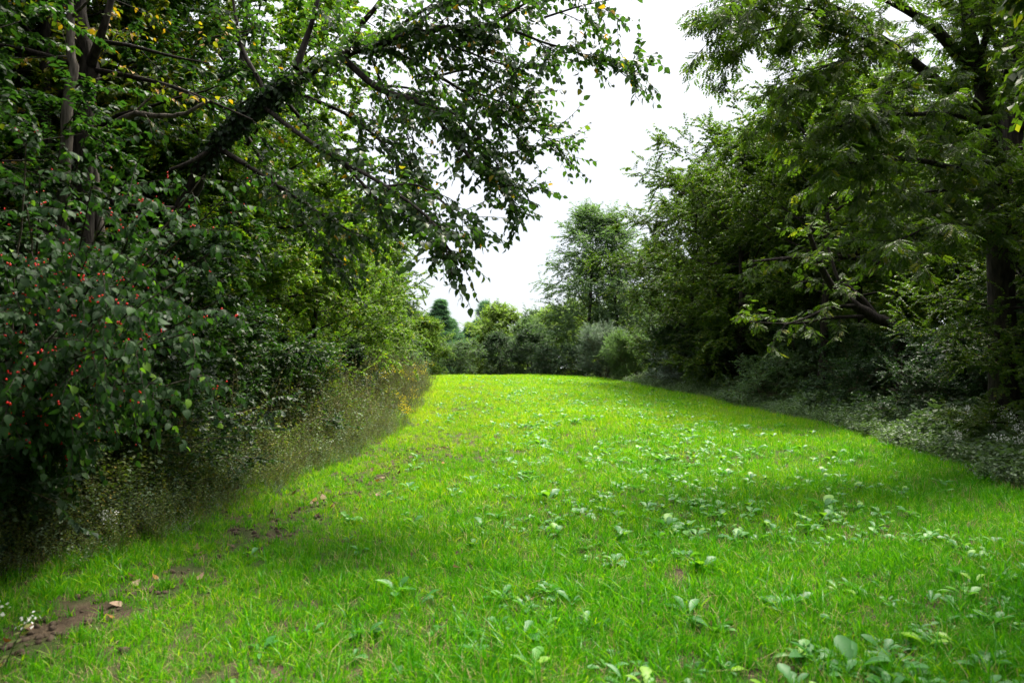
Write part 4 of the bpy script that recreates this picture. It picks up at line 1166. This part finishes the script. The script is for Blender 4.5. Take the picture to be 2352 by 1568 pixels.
# ------------------------------------------------------------------ flowering plants, one by one
def flower_plant(name, label, group, x_, y_, h, rng, flower, nst, nfl, fl, leaf='weed', head=.16, zoff=0):
    t = thing(name, label, 'wildflower', (x_, y_, float(H(x_, y_)) + zoff), 0, 1, group)
    lv = []; P = []; D = []
    for s in range(nst):
        tw = bough(rng, (rng.normal() * .03, rng.normal() * .03, 0), (rng.normal() * .22, rng.normal() * .22, 1), h * rng.uniform(.75, 1.05), 6, .08, 0)
        obj('stem', tubes_mesh('flower_stem', [(tw, np.linspace(.004, .0018, 7))], M['green_stem'], 4), t)
        twig_leaves(rng, tw, 14, .06, lv, .3, .5, .15)
        tipd = unit(tw[-1] - tw[-2])
        fp = []
        for q in range(nfl):
            b = tw[-1] - tipd * rng.uniform(0, head) + rng.normal(size=3) * (head * .35, head * .35, head * .12)
            fp.append(b)
        fp = np.array(fp); m = len(fp)
        fd = unit(rng.normal(size=(m, 3)) + (0, 0, .6))
        obj('flower_head', leaves_mesh('flower_head', fl, fp, fd, unit(rng.normal(size=(m, 3)) + (0, 0, 1)), rng.uniform(.015, .028, m), rng.random(m), M[flower], 1.5), t)["kind"] = 'stuff'
    a, b, c, d = pack(lv)
    tag(obj('foliage', leaves_mesh('flower_foliage', LEAF_NARROW, a, b, c, d, tints(rng, len(a)), M[leaf], 1.4), t), kind='stuff')
    return t
rng = np.random.default_rng(90)
def ground_at(vx, vy):
    p = at(vx, vy, 1.0); dv = p - np.array((0, 0, EYE))
    for tt_ in np.linspace(2, 60, 4000):
        q = np.array((0, 0, EYE)) + dv * tt_
        if q[2] < H(q[0], q[1]): return q[0], q[1]
    return q[0], q[1]
gold_spots = [(-3.05, 16.5, 1.25), (-3.3, 18.2, 1.35), (-3.0, 19.5, 1.1), (-2.85, 21, 1.15), (-3.4, 22, 1.2), (-3.0, 24, 1.2), (-3.6, 17.2, 1.4), (-2.45, 15.6, .7), (-2.35, 14.8, .55), (-2.3, 15.1, .5), (-2.6, 16.2, .8), (-3.9, 15.3, 1.4)]
gold_lab = 'goldenrod with yellow plumes standing in the brown weeds'
for i, (x_, y_, h) in enumerate(gold_spots):
    lowg = h < .75
    flower_plant('goldenrod', 'short goldenrod spilling out over the grass from the brown weeds' if lowg else gold_lab, 'short goldenrods at the grass edge' if lowg else 'goldenrods in the brown weeds', x_, y_, h, rng, 'gold', 3, 26, LEAF_LOW)
for i, (vx, vy, h, lab) in enumerate([(265, 1255, .34, 'small white-flowered aster at the edge of the weeds, lower left'), (-8, 1545, .36, 'white-flowered aster cut by the left border near the bottom')]):
    x_, y_ = ground_at(vx, vy)
    flower_plant('white_aster', lab, None, x_, y_, h, rng, 'white', 5, 16, LEAF_LOW, 'weed', .10)
for i in range(16):
    y_ = rng.uniform(8.3, 12); x_ = float(xr(y_)) + rng.uniform(.2, 1.3)
    flower_plant('white_snakeroot', 'white-flowered weed in the shade at the right border', 'white flowers along the right edge', x_, y_, rng.uniform(.5, .95), rng, 'white', 4, 24, LEAF_LOW, 'cover', .1)

# ------------------------------------------------------------------ crumbs of soil and shreds of litter on the bare strip
rng = np.random.default_rng(92)
M['soil'] = plain_mat('soil_crumb', (.06, .045, .032), .95, .1, .5)
clods = []
for k in range(3):
    v = bv * (1, 1, .7) * (1 + .25 * rng.normal(size=(len(bv), 1)))
    clods.append(src('soil_crumb', mesh_from('soil_crumb', v, bf, None, M['soil'])))
for tn in (.15, .4, .6):
    v, f = LEAF_LOW
    clods.append(src('litter_shred', mesh_from('litter_shred', v, f, np.full(len(f), tn), M['litter'])))
n = 3600
y = 3.2 + 8.5 * rng.random(n) ** 1.2
x = np.interp(y, [3, 4, 4.9, 6.4, 8.5, 11.5, 13], [-3.0, -2.8, -2.65, -2.35, -2.0, -1.4, -1.2]) + rng.normal(size=n) * .34
ix = np.where(rng.random(n) < .75, rng.integers(0, 3, n), rng.integers(3, 6, n))
s = np.where(ix < 3, rng.gamma(2.0, .0016, n) + .0015, rng.uniform(.010, .032, n))
scatter('soil_crumbs', clods, np.stack([x, y, H(x, y) + .003], 1), rng.normal(size=(n, 3)) * (.35, .35, 6), s, ix, 'crumbs of soil and shreds of dead leaves on the bare strip')

# ------------------------------------------------------------------ fallen leaves on the bare strip
rng = np.random.default_rng(91)
lit = []
for tn in (.1, .3, .55, .65, .85):
    v, f = LEAF_OVATE2
    lit.append((mesh_from('fallen_leaf', v * (1.3, 1, -1.2), f, np.full(len(f), tn), M['litter']), ('dark brown', 'brown', 'pale tan', 'pale tan', 'orange')[len(lit)]))
spots = []
for k in range(60):
    y_ = 3.4 + 8 * rng.random() ** 1.3
    x_ = float(np.interp(y_, [3, 4, 4.9, 6.4, 8.5, 11.5, 13], [-3.0, -2.8, -2.65, -2.35, -2.0, -1.4, -1.2])) + rng.normal() * .35
    spots.append((x_, y_))
for k in range(3):
    spots.append((rng.uniform(-2.3, 3), rng.uniform(3.3, 8)))
for k, (x_, y_) in enumerate(spots):
    me, cname = lit[rng.integers(0, 5)]
    o = obj('fallen_leaf', me)
    s = rng.uniform(.05, .10)
    o.location = (x_, y_, float(H(x_, y_)) + (.02 if x_ < -1.6 else .06))
    o.rotation_euler = (rng.normal() * .35, rng.normal() * .35, rng.uniform(0, 6.28)); o.scale = (s, s, s)
    where = 'on the bare soil strip, lower left' if k < 60 else 'lying in the green grass'
    tag(o, f'{cname} curled fallen leaf {where}', 'leaf', f'{cname} fallen leaves {where}')
print('FACES', sum(len(m.polygons) * (2 if len(m.polygons) and len(m.polygons[0].vertices) == 4 else 1) for m in bpy.data.meshes))
